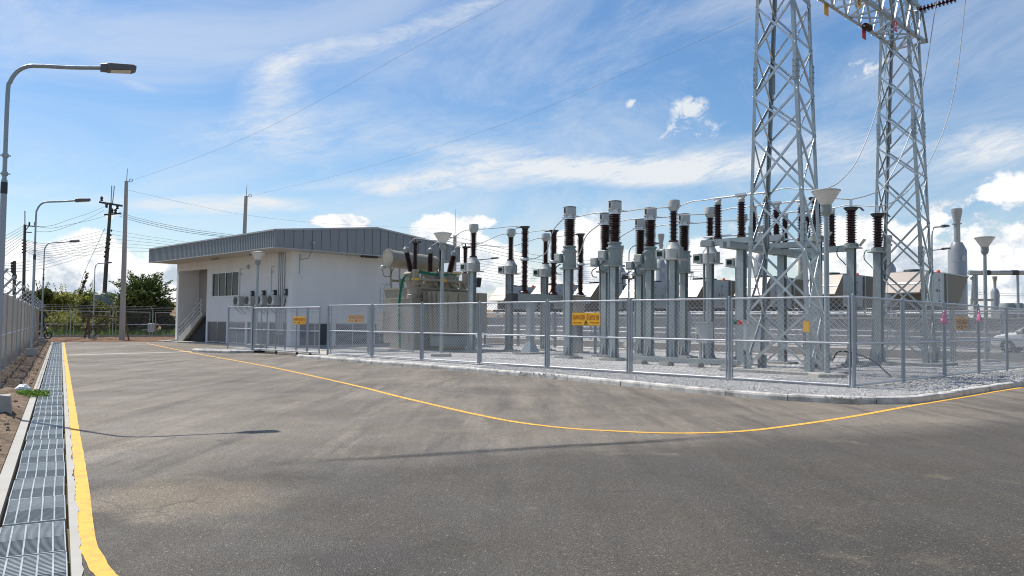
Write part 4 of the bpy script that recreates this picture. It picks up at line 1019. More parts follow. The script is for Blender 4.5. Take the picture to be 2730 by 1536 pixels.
# dropper wires coming down from the line
def dropper(label, pix, a0, a1):
    n = len(pix); pts = []
    for i, (x, y) in enumerate(pix):
        a = a0+(a1-a0)*min(1, i/(n-2)); b, z = pa(x,y,a); pts.append(S(a,b,z))
    return pts
p = dropper('', [(2508,-60),(2497,0),(2472,166),(2452,270),(2433,340),(2396,430),(2356,498),(2320,519),(2286,527)], 2.6, 4.65); p[-1] = S(4.7,11.15,6.5); conductor('long wire dropping past the far tower to the middle arrester', p, .02, 'wires dropping from the line to the arresters')
p = dropper('', [(2580,-60),(2574,0),(2549,216),(2518,340),(2476,433),(2440,487),(2400,527),(2364,546),(2340,552)], 2.6, 4.62); p[-1] = S(4.62,13.52,6.5); conductor('rightmost long wire dropping from the sky to the rear arrester', p, .02, 'wires dropping from the line to the arresters')
p = dropper('', [(2362,120),(2360,185),(2333,309),(2286,425),(2240,483),(2205,502),(2178,506)], 3.4, 4.6); p[-1] = S(4.6,8.0,6.5); conductor('wire curving down between the towers to the arrester behind the near tower', p, .02, 'wires dropping from the line to the arresters')
m = MB(); m.tube([S(4.9,15.3,13.7), S(4.95,15.25,.3)], .012, 6); tag(m.build('earth_wire', CABLE), 'thin straight wire running down inside the far tower', 'wire')

# ================================================================== POWER TRANSFORMER
tx = thing('power_transformer', 'large beige oil filled power transformer with conservator tank and brown bushings', 'power transformer', S(26.8,8.6))
def bb(m, b0,b1,a0,a1,z0,z1): return abox(m, a0,a1,b0,b1,z0,z1)
m = MB(); bb(m, 5.4,11.6,23.9,31.0,.0,.17); m.build('plinth', CONC, tx)
m = MB(); bb(m, 6.96,10.7,26.0,29.2,.45,3.42); bb(m, 6.9,10.76,25.9,29.3,3.42,3.52); bb(m, 7.2,10.5,26.3,28.9,.17,.45); m.build('tank', TXP, tx)
m = MB(); bb(m, 6.3,6.955,25.82,27.68,.17,2.86); bb(m, 6.25,6.955,25.77,27.73,2.86,2.93); lt = m.build('tap_changer_box', TXP, tx)
m = MB(); bb(m, 6.21,6.299,26.85,27.35,1.2,2.6); bb(m, 6.22,6.298,26.0,26.4,.6,1.2); m.build('control_box', TXP, lt)
# radiators: banks of thin fins
for i, b0 in enumerate((6.97,7.66,8.37,9.08,9.79)):
    m = MB()
    for k in range(13):
        a = 24.42+k*.105; bb(m, b0,b0+.60,a,a+.035,1.15,3.27)
    bb(m, b0+.2,b0+.4,24.45,25.99,3.13,3.24); bb(m, b0+.2,b0+.4,24.45,25.99,1.18,1.28); m.build('radiator', TXP, tx)
m = MB(); 
for b in (7.3,8.7,10.1): m.bar(S(25.0,b,1.1),S(26.0,b,.75),.1,.1)
bb(m, 7.0,10.4,24.9,25.1,1.0,1.1); m.build('radiator_support', GALV, tx)
m = MB(); ms = bb(m, 7.3,9.6,24.6,25.5,.4,.95); m.build('oil_pump_box', GREYP, tx)
# conservator
m = MB(); c0, c1 = S(28.2,6.45,5.15), S(28.2,9.75,5.0); ax = (c1-c0).normalized()
m.lathe([(.02,-.06),(.40,-.05),(.53,-.03),(.53,.03),(.47,.035),(.47,(c1-c0).length-.05),(.36,(c1-c0).length+.12),(.1,(c1-c0).length+.2)], c0, 28, ax); cv = m.build('conservator', TXP, tx)
m = MB()
for k in range(16):
    an = k*math.pi/8; q = c0+(Vector((0,0,1))*math.sin(an)+Vector((UA[0],UA[1],0))*math.cos(an))*.50-ax*.05; m.box(tuple(q),(.05,.05,.05),SR)
m.build('flange_bolts', GALV, cv)
m = MB(); q = c0+Vector((0,0,-.5))-ax*.15; m.lathe([(.11,-.14),(.12,-.1),(.12,.05),(.06,.12)], q+Vector((UA[0]*.3,UA[1]*.3,0)), 14, -ax); m.build('oil_gauge', LGREY, cv)
m = MB(); g_ = q+Vector((UA[0]*.3,UA[1]*.3,-.1)); m.tube(catmull([g_, g_+Vector((0,0,-.35))+ax*.1, g_+ax*.5+Vector((0,0,-.35)), g_+ax*.9+Vector((0,0,.25)), g_+ax*2.2+Vector((0,0,.18)), g_+ax*3.2+Vector((0,0,-.1)), g_+ax*3.4+Vector((0,0,-.5))],7), .02, 6); m.build('gauge_cable', BLACK, cv)
for a, b in ((28.6,6.95),(27.8,6.95),(28.6,9.6),(27.8,9.6)):
    m = MB(); m.bar(S(a,b-.02,4.68), S(a,b,3.9), .11, .09); m.bar(S(a,b,3.9), S(a,b+.12,2.9 if b<8 else 3.5), .11, .09); m.build('conservator_leg', TXP, tx)
m = MB(); m.bar(S(28.6,6.95,3.95),S(28.6,9.6,3.95),.09,.12); m.bar(S(27.8,6.95,3.95),S(27.8,9.6,3.95),.09,.12); m.build('conservator_frame', TXP, tx)
# HV turrets and leaning bushings
for i, (b, lean) in enumerate(((6.72,-.30),(8.05,.0),(9.42,.28))):
    p0 = S(26.5,b,4.40); d = Vector((UB[0]*lean,UB[1]*lean,1)).normalized(); p1 = p0-d*1.25
    m = MB(); m.lathe([(.36,0),(.40,.06),(.40,1.1),(.44,1.14),(.44,1.22),(.30,1.26)], p1-d*.02, 22, d)
    m.lathe([(.42,2.85),(.42,3.10),(.39,3.14),(.39,3.55)], S(26.5,b+lean*-.0,.0)+Vector((UB[0]*-lean*.9,UB[1]*-lean*.9,0)), 22); tu = m.build('turret', TXP, tx)
    m = MB(); m.lathe([(.06,-.1),(.15,-.08),(.15,.08),(.06,.1)], p1+d*.6-Vector((UA[0]*.45,UA[1]*.45,0)), 14, (UA[0],UA[1],0)); m.box(tuple(p1+d*.35-Vector((UA[0]*.42,UA[1]*.42,0))+Vector((UB[0]*.2,UB[1]*.2,0))),(.3,.16,.34),SR); m.build('terminal_box', TXP, tu)
    m = MB(); sheds(m, .0, 1.02, .115, .185, 17, p0, d); bu = m.build('bushing', PORC, tx)
    m = MB(); m.lathe([(.13,1.0),(.14,1.05),(.16,1.1),(.16,1.25),(.07,1.32),(.03,1.36),(.03,1.5)], p0, 16, d); m.build('bushing_head', GREYP, bu)
# surge arresters on the bracket in front
m = MB(); bb(m, 6.3,10.6,25.72,25.88,3.86,3.98); bb(m, 6.3,10.6,26.1,26.24,3.86,3.98); br = m.build('arrester_bracket', TXP, tx)
for b in (6.62,8.4,10.15):
    m = MB(); bb(m, b-.12,b+.12,25.88,26.12,3.6,4.45); m.build('post', TXP, br)
    m = MB(); sheds(m, 4.55, 5.80, .085, .155, 21, S(26.0,b,0)); m.lathe([(.1,4.45),(.13,4.5),(.1,4.57)], S(26.0,b,0)); ar = m.build('surge_arrester', PORC, tx)
    m = MB(); m.lathe([(.1,5.79),(.17,5.85),(.19,5.93),(.04,5.95),(.03,6.08)], S(26.0,b,0)); q = S(25.75,b,5.88); m.box(tuple(q),(.16,.3,.09),SR); m.build('cap', DARKM, ar)
for b in (6.5,8.42,10.5): m = MB(); bb(m, b-.14,b+.14,25.70,25.715,3.85,3.99); m.build('yellow_tag', YELST, tx)
# green earthing cables sweeping down the left end
for k in range(4):
    o = k*.035; m = MB(); m.tube(catmull([S(26.0,9.8-.2*k,4.35),S(26.05,8.5,4.28-o),S(26.2,6.9,4.38-o),S(26.4,6.25-o,4.0),S(26.5,6.1-o,3.2),S(26.6,6.12-o,2.4),S(26.62-.05*k,6.15-o*2,1.6),S(26.6,6.18-o,.9),S(26.58,6.2-o,.25)],6), .022, 6); m.build('earth_cable', GREENC, tx)
# ladder
m = MB()
for a in (28.75,29.1): m.tube(catmull([S(a-.0,6.6,.6),S(a,6.6,2.0),S(a,6.6,3.5),S(a,6.75,3.75),S(a,7.0,3.7),S(a,7.1,3.4)],4), .022, 6)
for k in range(9): m.tube([S(28.75,6.6,.7+.32*k),S(29.1,6.6,.7+.32*k)], .016, 6)
ld = m.build('ladder', GALV, tx)
m = MB(); bb(m, 6.45,6.58,28.6,29.2,1.0,2.2); m.build('ladder_guard', TXP, ld)
# small fittings on the cover
m = MB()
for b, a, h, r in ((7.4,27.3,.5,.12),(8.2,27.4,.35,.2),(9.0,27.5,.45,.1),(9.9,27.2,.55,.16),(10.3,27.1,.3,.2),(7.6,28.5,.4,.15),(10.4,26.6,.5,.14)): m.lathe([(r,3.52),(r,3.52+h*.7),(r*.6,3.52+h)], S(a,b,0), 14)
m.tube(catmull([S(27.6,8.4,3.6),S(27.8,8.5,4.3),S(28.1,8.6,4.55)],5), .06, 8); m.build('cover_fittings', TXP, tx)
m = MB(); bb(m, 7.5,8.4,25.93,25.99,3.60,3.63); bb(m, 9.3,10.6,25.95,26.0,3.55,3.6); m.build('valve_pipe', TXP, tx)
for sgn, b0, b1 in ((0,8.9,9.7),(1,10.9,11.6)):
    pass
yl_ = thing('yellow_walkway', 'yellow railed walkway behind the beige transformer bushings', 'walkway', S(31.5,13.5), 0)
m = MB()
for a, b in ((31.2,12.6),(31.2,13.6),(31.2,14.6),(31.2,15.6)): m.tube([S(a,b,.1),S(a,b,4.9)], .04, 6)
for z in (3.6,4.2,4.8): m.tube([S(31.2,12.6,z),S(31.2,15.6,z)], .035, 6)
m.build('railing', YELST, yl_)
m = MB(); bb(m, 12.5,15.7,31.2,32.2,3.15,3.25); m.build('deck', YELST, yl_)
ge = thing('green_tank', 'dark green steel tank behind the beige transformer', 'tank', (W(1222,758,62).x,62,0), 0)
m = MB(); q = W(1222,758,62); m.cbox((q.x,q.y,q.z-.03),(1.3,1.6,.42),.06); m.build('body', GREENE, ge); 
for dx, dy in ((-.5,-.6),(.5,-.6),(.5,.6),(-.5,.6)): m = MB(); m.box((q.x+dx,q.y+dy,(q.z-.24)/2),(.12,.12,q.z-.24)); m.build('leg', GREENE, ge)
# stepping slab in front
m = MB(); m.loft([[S(a,b,z) for a, b in ((25.6,4.7),(28.6,4.7),(28.6,5.4),(25.6,5.4))] for z in (.05,.26)]); tag(m.build('step_slab', CONCL), 'pale concrete slab on the gravel at the foot of the beige transformer', 'slab')
# ================================================================== CONE LAMPS
def make_cone():
    t = thing('cone_lamp', '', 'cone lamp', (0,0,0), 0, 'lamp posts with white inverted cones')
    m = MB(); m.tube([(0,0,.2),(0,0,5.0)], [.085,.07], 14); m.build('pole', GALV, t, False)
    m = MB(); m.lathe([(.09,4.9),(.14,4.97),(.16,5.05),(.16,5.22),(.13,5.23)], n=20); m.build('collar', GREYP, t, False)
    m = MB(); m.lathe([(.145,5.22),(.385,5.60),(.395,5.63)], n=32, caps=False); m.lathe([(.02,5.62),(.38,5.615)], n=32); m.build('diffuser', LAMPD, t, False)
    m = MB(); m.lathe([(.395,5.625),(.42,5.64),(.415,5.665),(.23,5.71),(.02,5.75)], n=32); m.build('cap', LGREY, t, False)
    m = MB(); m.cbox((0,0,.16),(.85,.85,.2),.03); m.build('plinth', CONC, t, False)
    m = MB(); m.box((.085,-.05,.7),(.06,.1,.2)); m.build('hatch', GREYP, t, False)
    return t
cn0 = make_cone()
g5 = W(1219,722,66)
for i, (p, l) in enumerate([(S(2.32,3.70),'cone lamp at the foot of the near tower, close to the fence corner'),(S(19.95,3.52),'cone lamp in front of the beige transformer'),(S(36.2,2.84),'cone lamp in front of the white building'),(S(2.62,20.3),'cone lamp at the far right beyond the far tower'),(Vector((g5.x,g5.y,g5.z-5.75)),'small distant cone lamp seen just right of the transformer bushings')]):
    if i == 0: cn0.location = p; cn0['label'] = l
    else: dup(cn0, p, l)
m = MB(); m.tube(catmull([S(2.2,3.75,.6),S(2.0,3.9,.9),S(1.3,4.2,.7),S(.7,4.3,.2)],6), .022, 6); tag(m.build('loose_cable', BLACK), 'black cable looping from the near cone lamp into the gravel', 'cable')
# ================================================================== STREET LAMPS
HEADM = mat('lamp_head_grey', (.13,.13,.135), .5, .3, .1, 6)
def make_lamp():
    t = thing('street_lamp', '', 'street lamp', (0,0,0), ang, 'galvanised street lamps with one bent arm')
    arc = [(0,0,.1),(0,0,2.6),(0,0,5.25),(.03,0,5.48),(.12,0,5.66),(.26,0,5.77),(.45,0,5.81)]
    m = MB(); m.tube([(0,0,.1),(0,0,3.85)], [.056,.047], 14); m.build('pole', POSTG, t, False)
    m = MB(); m.tube(catmull([(0,0,3.85)]+arc[2:]+[(.9,0,5.86),(1.36,0,5.93)],5), .034, 14); m.build('arm', GALV, t, False)
    for z in (3.95,4.25):
        m = MB(); m.bar((-.08,0,z),(.08,0,z),.018); m.lathe([(.048,z-.03),(.05,z),(.048,z+.03)]); m.build('clamp', GALV, t, False)
    m = MB(); m.lathe([(.050,3.62),(.0515,3.64),(.0510,3.8),(.050,3.81)], n=14); m.build('tape_band', DARKM, t, False)
    m = MB(); q = Vector((1.34,0,5.93)); d = Vector((1,0,.12)).normalized()
    def sec(s, w, h0, h1): c = q+d*s; return [c+Vector((0,-w,h0)), c+Vector((0,w,h0)), c+Vector((0,w,h1)), c+Vector((0,w*.6,h1+.02)), c+Vector((0,-w*.6,h1+.02)), c+Vector((0,-w,h1))]
    m.loft([sec(0,.05,-.06,.05), sec(.10,.06,-.065,.06), sec(.13,.13,-.055,.055), sec(.5,.14,-.05,.04), sec(.56,.12,-.03,.02)]); hd = m.build('lamp_head', HEADM, t, False)
    m = MB(); c0, c1 = q+d*.16, q+d*.48; m.add([c0+Vector((0,-.11,-.06)),c0+Vector((0,.11,-.06)),c1+Vector((0,.12,-.056)),c1+Vector((0,-.12,-.056))], [(0,1,2,3)]); m.build('lens', LAMPD, hd, False)
    m = MB(); m.loft([[(-x,-x,-.1),(x,-x,-.1),(x,x,-.1),(-x,x,-.1)] if k == 0 else [(-x,-x,.34),(x,-x,.34),(x,x,.34),(-x,x,.34)] for k, x in ((0,.24),(1,.2))]); m.build('plinth', CONC, t, False)
    return t
lp0 = make_lamp()
lamps = [((-8.32,13.1),1.0,ang,'tallest street lamp at the left edge, nearest in the photo'),((-19.3,32.5),1.09,ang,'second street lamp along the left fence'),((-29.5,50.7),1.10,ang,'third street lamp along the left fence'),
         ((-34.0,65.6),1.06,ang+.9,'street lamp by the back fence next to the timber trestle')]
for (x, y), sc_, an_, l in lamps:
    if l.startswith('tallest'): o = lp0; o.location = (x,y,.02); o['label'] = l
    else: o = dup(lp0, (x,y,.05), l, an_); o.scale = (1.02,1.02,sc_)
for px, py, l in ((1677,655,'street lamp behind the switchyard between two grey-headed transformers'),(1264,692,'street lamp beyond the yard behind the beige transformer, only its arm showing'),(2484,604,'street lamp behind the far tower with the higher arm'),(2462,668,'street lamp behind the far tower with the lower arm')):
    Y = {1677:47,1264:56,2484:36.5,2462:47}[px]; p = W(px,py,Y); an_ = {1677:.25,1264:.5,2484:.75,2462:.3}[px]
    o = dup(lp0, (p.x,p.y,p.z-5.80), l, an_)
# ================================================================== POLES AND OVERHEAD WIRES
def conc_pole(label, base, top, w0, w1, rod=1.0, ring=True):
    t = thing('concrete_pole', label, 'utility pole', base, 0, 'concrete lightning poles')
    m = MB(); b, p = Vector(base), Vector(top)
    m.loft([[b+Vector((x*w0/2,y*w0/2,-.3)) for x, y in ((-1,-1),(1,-1),(1,1),(-1,1))],[p+Vector((x*w1/2,y*w1/2,0)) for x, y in ((-1,-1),(1,-1),(1,1),(-1,1))]]); m.build('shaft', POLEC, t)
    m = MB(); m.tube([p-Vector((0,0,.3)), p+Vector((.06,0,rod))], [.035,.02], 6); m.build('lightning_rod', GALV, t)
    m = MB()
    for k in range(10):
        a0 = k*.6283; a1 = (k+1)*.6283; c = p+Vector((.35,0,.05)); m.bar(c+Vector((math.cos(a0)*.13,0,math.sin(a0)*.13)), c+Vector((math.cos(a1)*.13,0,math.sin(a1)*.13)), .04)
    m.bar(p+Vector((0,0,-.05)), p+Vector((.25,0,.0)), .05); m.build('wire_ring', GALV, t)
    return t
c1b = Vector((*G(325,908),0)); c1t = W(337,483,c1b.y)
conc_pole('tall tapering concrete pole with a lightning rod, standing by the back fence', c1b, c1t, .34, .19, 1.0)
c2t = W(656,523,70); conc_pole('concrete pole with a lightning rod rising behind the white building roof', Vector((c2t.x-.2,70,0)), c2t, .36, .22, 1.0)
c3t = W(1213,628,110); c3 = conc_pole('distant concrete pole with two wire brackets behind the beige transformer', Vector((c3t.x,110,0)), c3t, .55, .42, 3.6)
m = MB()
for z in (-.3,-3.3): m.bar(c3t+Vector((-1.6,0,z)), c3t+Vector((.2,0,z)), .12); m.lathe([(.1,0),(.18,.1),(.12,.3),(.18,.5),(.1,.6)], c3t+Vector((-1.4,0,z)), 10)
m.build('bracket', DARKM, c3)
# leaning timber-coloured utility pole with cross arms
ub = W(273,850,86); ut = W(295,541,86)
up_ = thing('utility_pole', 'leaning dark utility pole with two cross arms and boxes, beyond the bushes', 'utility pole', ub)
m = MB(); m.tube([Vector((ub.x,86,-.5))+ (ub-ut)*.02, ub.lerp(ut,.5), ut], [.24,.20,.15], 10); m.build('shaft', WOODP, up_)
m = MB()
for x0, y0, x1, y1 in ((296,541,298,495),(300,543,305,496)): m.tube([W(x0,y0,86),W(x1,y1,86)], .05, 6)
m.build('lightning_rod', GALV, up_)
m = MB(); m.bar(W(265,539,86),W(326,549,86),.17,.2); m.bar(W(278,573,86),W(322,569,86),.13,.15); m.build('cross_arm', DARKM, up_)
m = MB()
for px, py in ((271,530),(284,548),(313,552),(299,562),(308,563)): m.lathe([(.07,-.25),(.17,-.18),(.1,-.05),(.17,.08),(.07,.25)], W(px,py,85.8), 10)
for k in range(7): m.lathe([(.04,-.12),(.1,0),(.04,.12)], W(288-k*1.6,612+k*12,85.6), 8)
for k in range(5): m.lathe([(.04,-.12),(.1,0),(.04,.12)], W(297-k*1.6,615+k*12,85.6), 8)
m.build('insulators', DARKM, up_)
m = MB(); p = W(263,808,85.5); m.cbox(tuple(p),(.9,.6,1.9),.05); p = W(287,798,85.6); m.cbox(tuple(p),(1.2,.8,1.3),.05); m.build('meter_boxes', GREYP, up_)
# poles outside the left fence
pl = thing('utility_pole', 'brown utility pole with a bracket and rod outside the left fence', 'utility pole', (W(63,800,55).x,55,0))
m = MB(); t_, b_ = W(66.4,599,55), W(62.5,810,55); m.tube([Vector((b_.x,55,-.4)), b_, t_], [.11,.105,.085], 10); m.build('shaft', WOODP, pl)
m = MB(); m.tube([t_, W(66.4,562,55)], .035, 6); m.build('lightning_rod', GALV, pl)
m = MB(); m.bar(W(66,602,55),W(96,604,55),.07); m.bar(W(67,619,55),W(84,620,55),.06); m.bar(W(68,615,55),W(76,604,55),.04)
for px in (78,93): m.lathe([(.03,0),(.07,.05),(.045,.12),(.07,.2),(.03,.26)], W(px,602,55), 8)
m.build('bracket', DARKM, pl)
m = MB()
for k in range(9): m.lathe([(.025,-.05),(.06,0),(.025,.05)], W(69 if k%2 else 60,640+k*4.2,54.8), 8)
m.build('insulators', DARKM, pl)
pl2 = thing('utility_pole', 'short brown utility pole with a dark band outside the left fence', 'utility pole', (W(37.5,790,47).x,47,0))
m = MB(); t_, b_ = W(38.7,696,47), W(37.6,800,47); m.tube([Vector((b_.x,47,-.4)), b_, t_], [.10,.095,.085], 10); m.build('shaft', WOODP, pl2)
m = MB(); p = W(38.4,738,47); m.lathe([(.10,-.14),(.125,-.1),(.125,.1),(.10,.14)], p, 10); m.build('band', DARKM, pl2)
m = MB()
for k in range(4): m.lathe([(.03,-.08),(.08,0),(.03,.08)], W(31.7,702+k*7.3,46.9), 8)
m.tube([W(32,702,46.9),W(32,725,46.9),W(37,735,46.9)], .03, 6); m.build('insulators', DARKM, pl2)

def wire(label, pts, r, group, k=8):
    m = MB(); m.tube(catmull(pts,k), r, 5); return tag(m.build('overhead_wire', WIREK), label, 'wire', group)
def wpix(pix, Y0, Y1): n = len(pix); return [W(x,y,Y0+(Y1-Y0)*i/(n-1)) for i, (x, y) in enumerate(pix)]
wire('thin wire rising from the tall concrete pole to the top of the picture', wpix([(343,484),(500,430),(689,352),(880,253),(1076,144),(1200,80),(1354,0),(1480,-68)],65,30), .0065, 'long ground wires across the sky')
wire('thin wire rising from the pole behind the roof to the near tower', wpix([(660,524),(850,480),(1080,417),(1365,323),(1683,188),(2001,48)],70,27), .0055, 'long ground wires across the sky')
wire('thin wire falling from the tall concrete pole to the distant bracket pole', wpix([(340,507),(500,543),(652,573),(850,595),(1007,603),(1213,612)],65,110), .008, 'long ground wires across the sky')
gA = 'distribution wires on the left poles'
for k, (y0, ym, y1) in enumerate(((604,592,551),(618,609,560),(604,606,577))): wire('thin wire from the bracket on the brown pole up to the leaning utility pole', wpix([(95,y0),(140,(y0+ym)/2+3),(190,ym-8),(240,(ym+y1)/2-4),(279,y1)],55,86), .014, gA)
for k in range(8):
    y0, y1 = 640+k*4.4, 612+k*9.5
    wire('one of the many thin wires sagging between the brown pole and the leaning pole', wpix([(68,y0),(120,y0+9+k*1.0),(190,y0*.55+y1*.45+8),(288-k,y1)],55,86), .012, gA)
for k in range(4): wire('one of four thin wires from the short banded pole towards the leaning pole', wpix([(32,702+k*7.3),(60,700+k*7.5),(130,686+k*8.6),(210,662+k*8.8),(283,636+k*9)],47,86), .012, gA)
for k in range(7): wire('one of the thin wires running off the left edge to the brown pole', wpix([(-20,640+k*11),(20,626+k*8.5),(63,602+k*7.2)],40,55), .012, gA)
for k in range(4): wire('one of four thin wires running off the left edge to the short banded pole', wpix([(-20,700+k*8),(10,701+k*7.6),(32,702+k*7.3)],40,47), .011, gA)
gB = 'distribution wires between the leaning pole and the white building'
for k, (y0, y1) in enumerate(((566,629),(571,634),(576,636))): wire('one of the three upper wires from the leaning pole towards the roof', wpix([(318,y0),(380,y0+19),(500,y0+44),(640,y1)],86,78), .02, gB)
for k in range(6): wire('one of the thin lower wires from the leaning pole to behind the roof', wpix([(296-k,614+k*11),(380,628+k*8.5),(440,637+k*7.2),(560,655+k*6)],86,80), .013, gB)
gC = 'distribution wires beyond the beige transformer'
for k, (y0, y1) in enumerate(((629,690),(640,700),(648,706))): wire('one of the three upper wires running right from the distant bracket pole', wpix([(1205,y0),(1300,y0+24),(1400,y0+46),(1510,y1),(1700,y1+12),(1900,y1+20)],110,118), .022, gC)
for k in range(8): wire('one of the low thin wires running right beyond the beige transformer', wpix([(1206,682+k*8),(1300,698+k*7.5),(1400,714+k*7),(1520,722+k*5.5),(1640,727+k*5.2),(1800,724+k*5)],110,125), .016, gC)
for k, y in enumerate((782,787)): wire('one of two thin wires crossing the sky at the far right', wpix([(2600,y-2),(2680,y+1),(2760,y+2)],120,120), .02, 'wires at the far right')
gw = wpix([(280,608),(250,672),(222,735),(206,800)],86,88)
wire('slanting stay wire from the leaning pole down to the bushes', gw, .02, gA, 4)
m = MB(); rv = random.Random(2)
for k in range(160):
    f = .62+.3*rv.random(); x = 250+(206-250)*((f-.33)/.67); y = 672+(800-672)*((f-.33)/.67)
    p = W(x+rv.gauss(3,2.4),y+rv.gauss(0,3),87.2); d = Vector((rv.uniform(-1,1),rv.uniform(-.5,.5),rv.uniform(-1,1))).normalized(); e = d.cross(Vector((rv.random(),rv.random(),rv.random()))).normalized()
    s = rv.uniform(.10,.2); m.quad(p-d*s, p+e*s*.5, p+d*s, p-e*s*.5)
tag(m.build('climbing_vine', LEAF2), 'dark vine climbing the slanting stay wire', 'vine')

# ================================================================== VEGETATION
def leafcloud(m, blobs, n, size, rnd, flat=.0):
    tot = sum(b[3]*b[4]*b[5] for b in blobs)
    for (cx,cy,cz,rx,ry,rz) in blobs:
        for _ in range(int(n*rx*ry*rz/tot)):
            d = Vector((rnd.gauss(0,1),rnd.gauss(0,1),rnd.gauss(0,1))).normalized(); r = rnd.random()**.45
            k = 1+.25*mn.noise((d.x*2+cx,d.y*2+cy,d.z*2+cz))
            p = Vector((cx+d.x*rx*r*k, cy+d.y*ry*r*k, cz+d.z*rz*r*k))
            if p.z < .05: continue
            u = Vector((rnd.gauss(0,1),rnd.gauss(0,1),rnd.gauss(0,.7))).normalized(); v = u.cross(Vector((rnd.gauss(0,1),rnd.gauss(0,1),rnd.gauss(0,1)))).normalized()
            s = size*rnd.uniform(.6,1.4); m.quad(p-u*s, p+v*s*.45, p+u*s, p-v*s*.45)
def bush(label, px, ytop, wpx, Y, mm, n=2600, size=.17, name='shrub', cat='shrub', seed=1, ybase=880, spiky=0):
    rnd = random.Random(seed); top = W(px,ytop,Y); w = wpx/2150*Y/2*1.25; H = top.z+.3; n = int(n*2.2)
    t = thing(name, label, cat, (top.x,Y,0), 0, 'bushes and trees beyond the back fence')
    blobs = []
    for k in range(14):
        f = rnd.random(); zz = H*(.12+.75*rnd.random()); rr = w*rnd.uniform(.35,.62)
        blobs.append((top.x+rnd.uniform(-.62,.62)*w, Y+rnd.uniform(-.5,.5)*w, min(zz,H-rr*.6), rr, rr, rr*.75))
    m = MB(); leafcloud(m, blobs, n, size, rnd)
    # twigs poking out of the outline
    for k in range(22):
        b = rnd.choice(blobs); d = Vector((rnd.gauss(0,.6),rnd.gauss(0,.6),abs(rnd.gauss(1,.4)))).normalized(); p0 = Vector(b[:3])+d*b[3]*.8
        for q in range(9):
            p = p0+d*(q*.13)+Vector((rnd.gauss(0,.05),rnd.gauss(0,.05),rnd.gauss(0,.05))); u = (d+Vector((rnd.gauss(0,.6),rnd.gauss(0,.6),rnd.gauss(0,.3)))).normalized(); v = u.cross(Vector((0,1,.3))).normalized(); s = size*.8
            m.quad(p-u*s, p+v*s*.4, p+u*s, p-v*s*.4)
    m.build('foliage', mm, t)
    m = MB()
    for k in range(5):
        b = blobs[k]; m.tube([(top.x+rnd.uniform(-.3,.3)*w,Y,-.1),(b[0],b[1],b[2])], [.09,.03], 6)
    m.build('stems', BARK, t); return t
bush('dark rounded bush above the left fence end', 95, 768, 62, 88, LEAF2, 1800, .16, seed=3)
bush('olive green bush left of the lamp by the back fence', 150, 785, 90, 90, LEAF1, 3200, .17, seed=4)
bush('tall olive bush with twigs, under the stay wire', 208, 770, 92, 89, LEAF1, 3600, .17, seed=5)
bush('lower dark bush behind the timber trestle', 252, 792, 70, 84, LEAF2, 2200, .15, seed=6)
bush('sunlit bush at the foot of the leaning utility pole', 300, 800, 60, 91, LEAF1, 2200, .15, seed=7)
bush('dark dense bush under the feathery tree', 372, 783, 110, 83, LEAF2, 4200, .16, seed=8)
bush('dark bush against the left side of the white building', 440, 796, 70, 85, LEAF2, 2800, .15, seed=9)
bush('small light green bush low behind the back fence', 180, 838, 80, 82, LEAF1, 1600, .13, seed=10)
bush('small bright bush low between the concrete pole and lamp', 275, 846, 60, 82, LEAF1, 1300, .13, seed=12)
# feathery tree
def feathery():
    rnd = random.Random(21); Y = 84; base = W(385,880,Y); base.z = 0; fork = W(383,800,Y)
    t = thing('feathery_tree', 'feathery tree with fine pointed sprays beside the tall concrete pole', 'tree', (base.x,Y,0), 0, 'bushes and trees beyond the back fence')
    tk = MB(); tk.tube([base, base.lerp(fork,.5)+Vector((.15,0,0)), fork], [.22,.17,.13], 8); lf = MB()
    for k in range(150):
        az = rnd.uniform(0,2*math.pi); el = rnd.uniform(.0,1.35); L_ = rnd.uniform(2.4,4.0)*(1.0-.22*math.sin(el))
        d = Vector((math.cos(az)*math.cos(el), math.sin(az)*math.cos(el), math.sin(el))); st = fork+Vector((rnd.gauss(0,.3),rnd.gauss(0,.3),rnd.uniform(-1.0,.5)))
        end = st+d*L_; bend = Vector((0,0,rnd.uniform(-.3,.5)))
        pts = [st, st.lerp(end,.5)+bend*.5, end+bend*.3]
        if k < 60: tk.tube(pts, [.05,.03,.008], 5)
        c = catmull(pts, 10)
        for i, p in enumerate(c[4:]):
            for q in range(4):
                o = Vector((rnd.gauss(0,.14),rnd.gauss(0,.14),rnd.gauss(0,.10)))*(1.15-.6*i/len(c)); u = (d+Vector((rnd.gauss(0,.45),rnd.gauss(0,.45),rnd.gauss(0,.35)))).normalized(); v = u.cross(Vector((rnd.gauss(0,1),rnd.gauss(0,1),rnd.gauss(0,1)))).normalized(); s = rnd.uniform(.10,.22)
                pp = p+o; lf.quad(pp-u*s, pp+v*s*.28, pp+u*s, pp-v*s*.28)
    tk.build('trunk', BARK, t); lf.build('crown', LEAF3, t)
feathery()
m = MB(); rnd = random.Random(4)
for k in range(9000):
    px = rnd.uniform(112,470); Y = rnd.uniform(79,92); p = W(px,860,Y); h = rnd.uniform(.2,.75)*(1.3-.4*rnd.random()); d = Vector((rnd.gauss(0,.25),rnd.gauss(0,.25),1))*h; w_ = Vector((rnd.gauss(0,1),rnd.gauss(0,1),0)).normalized()*.035
    b_ = Vector((p.x,Y,0.0)); m.quad(b_-w_, b_+w_, b_+d)
struct('grass', m, GRASSM, 'stuff')

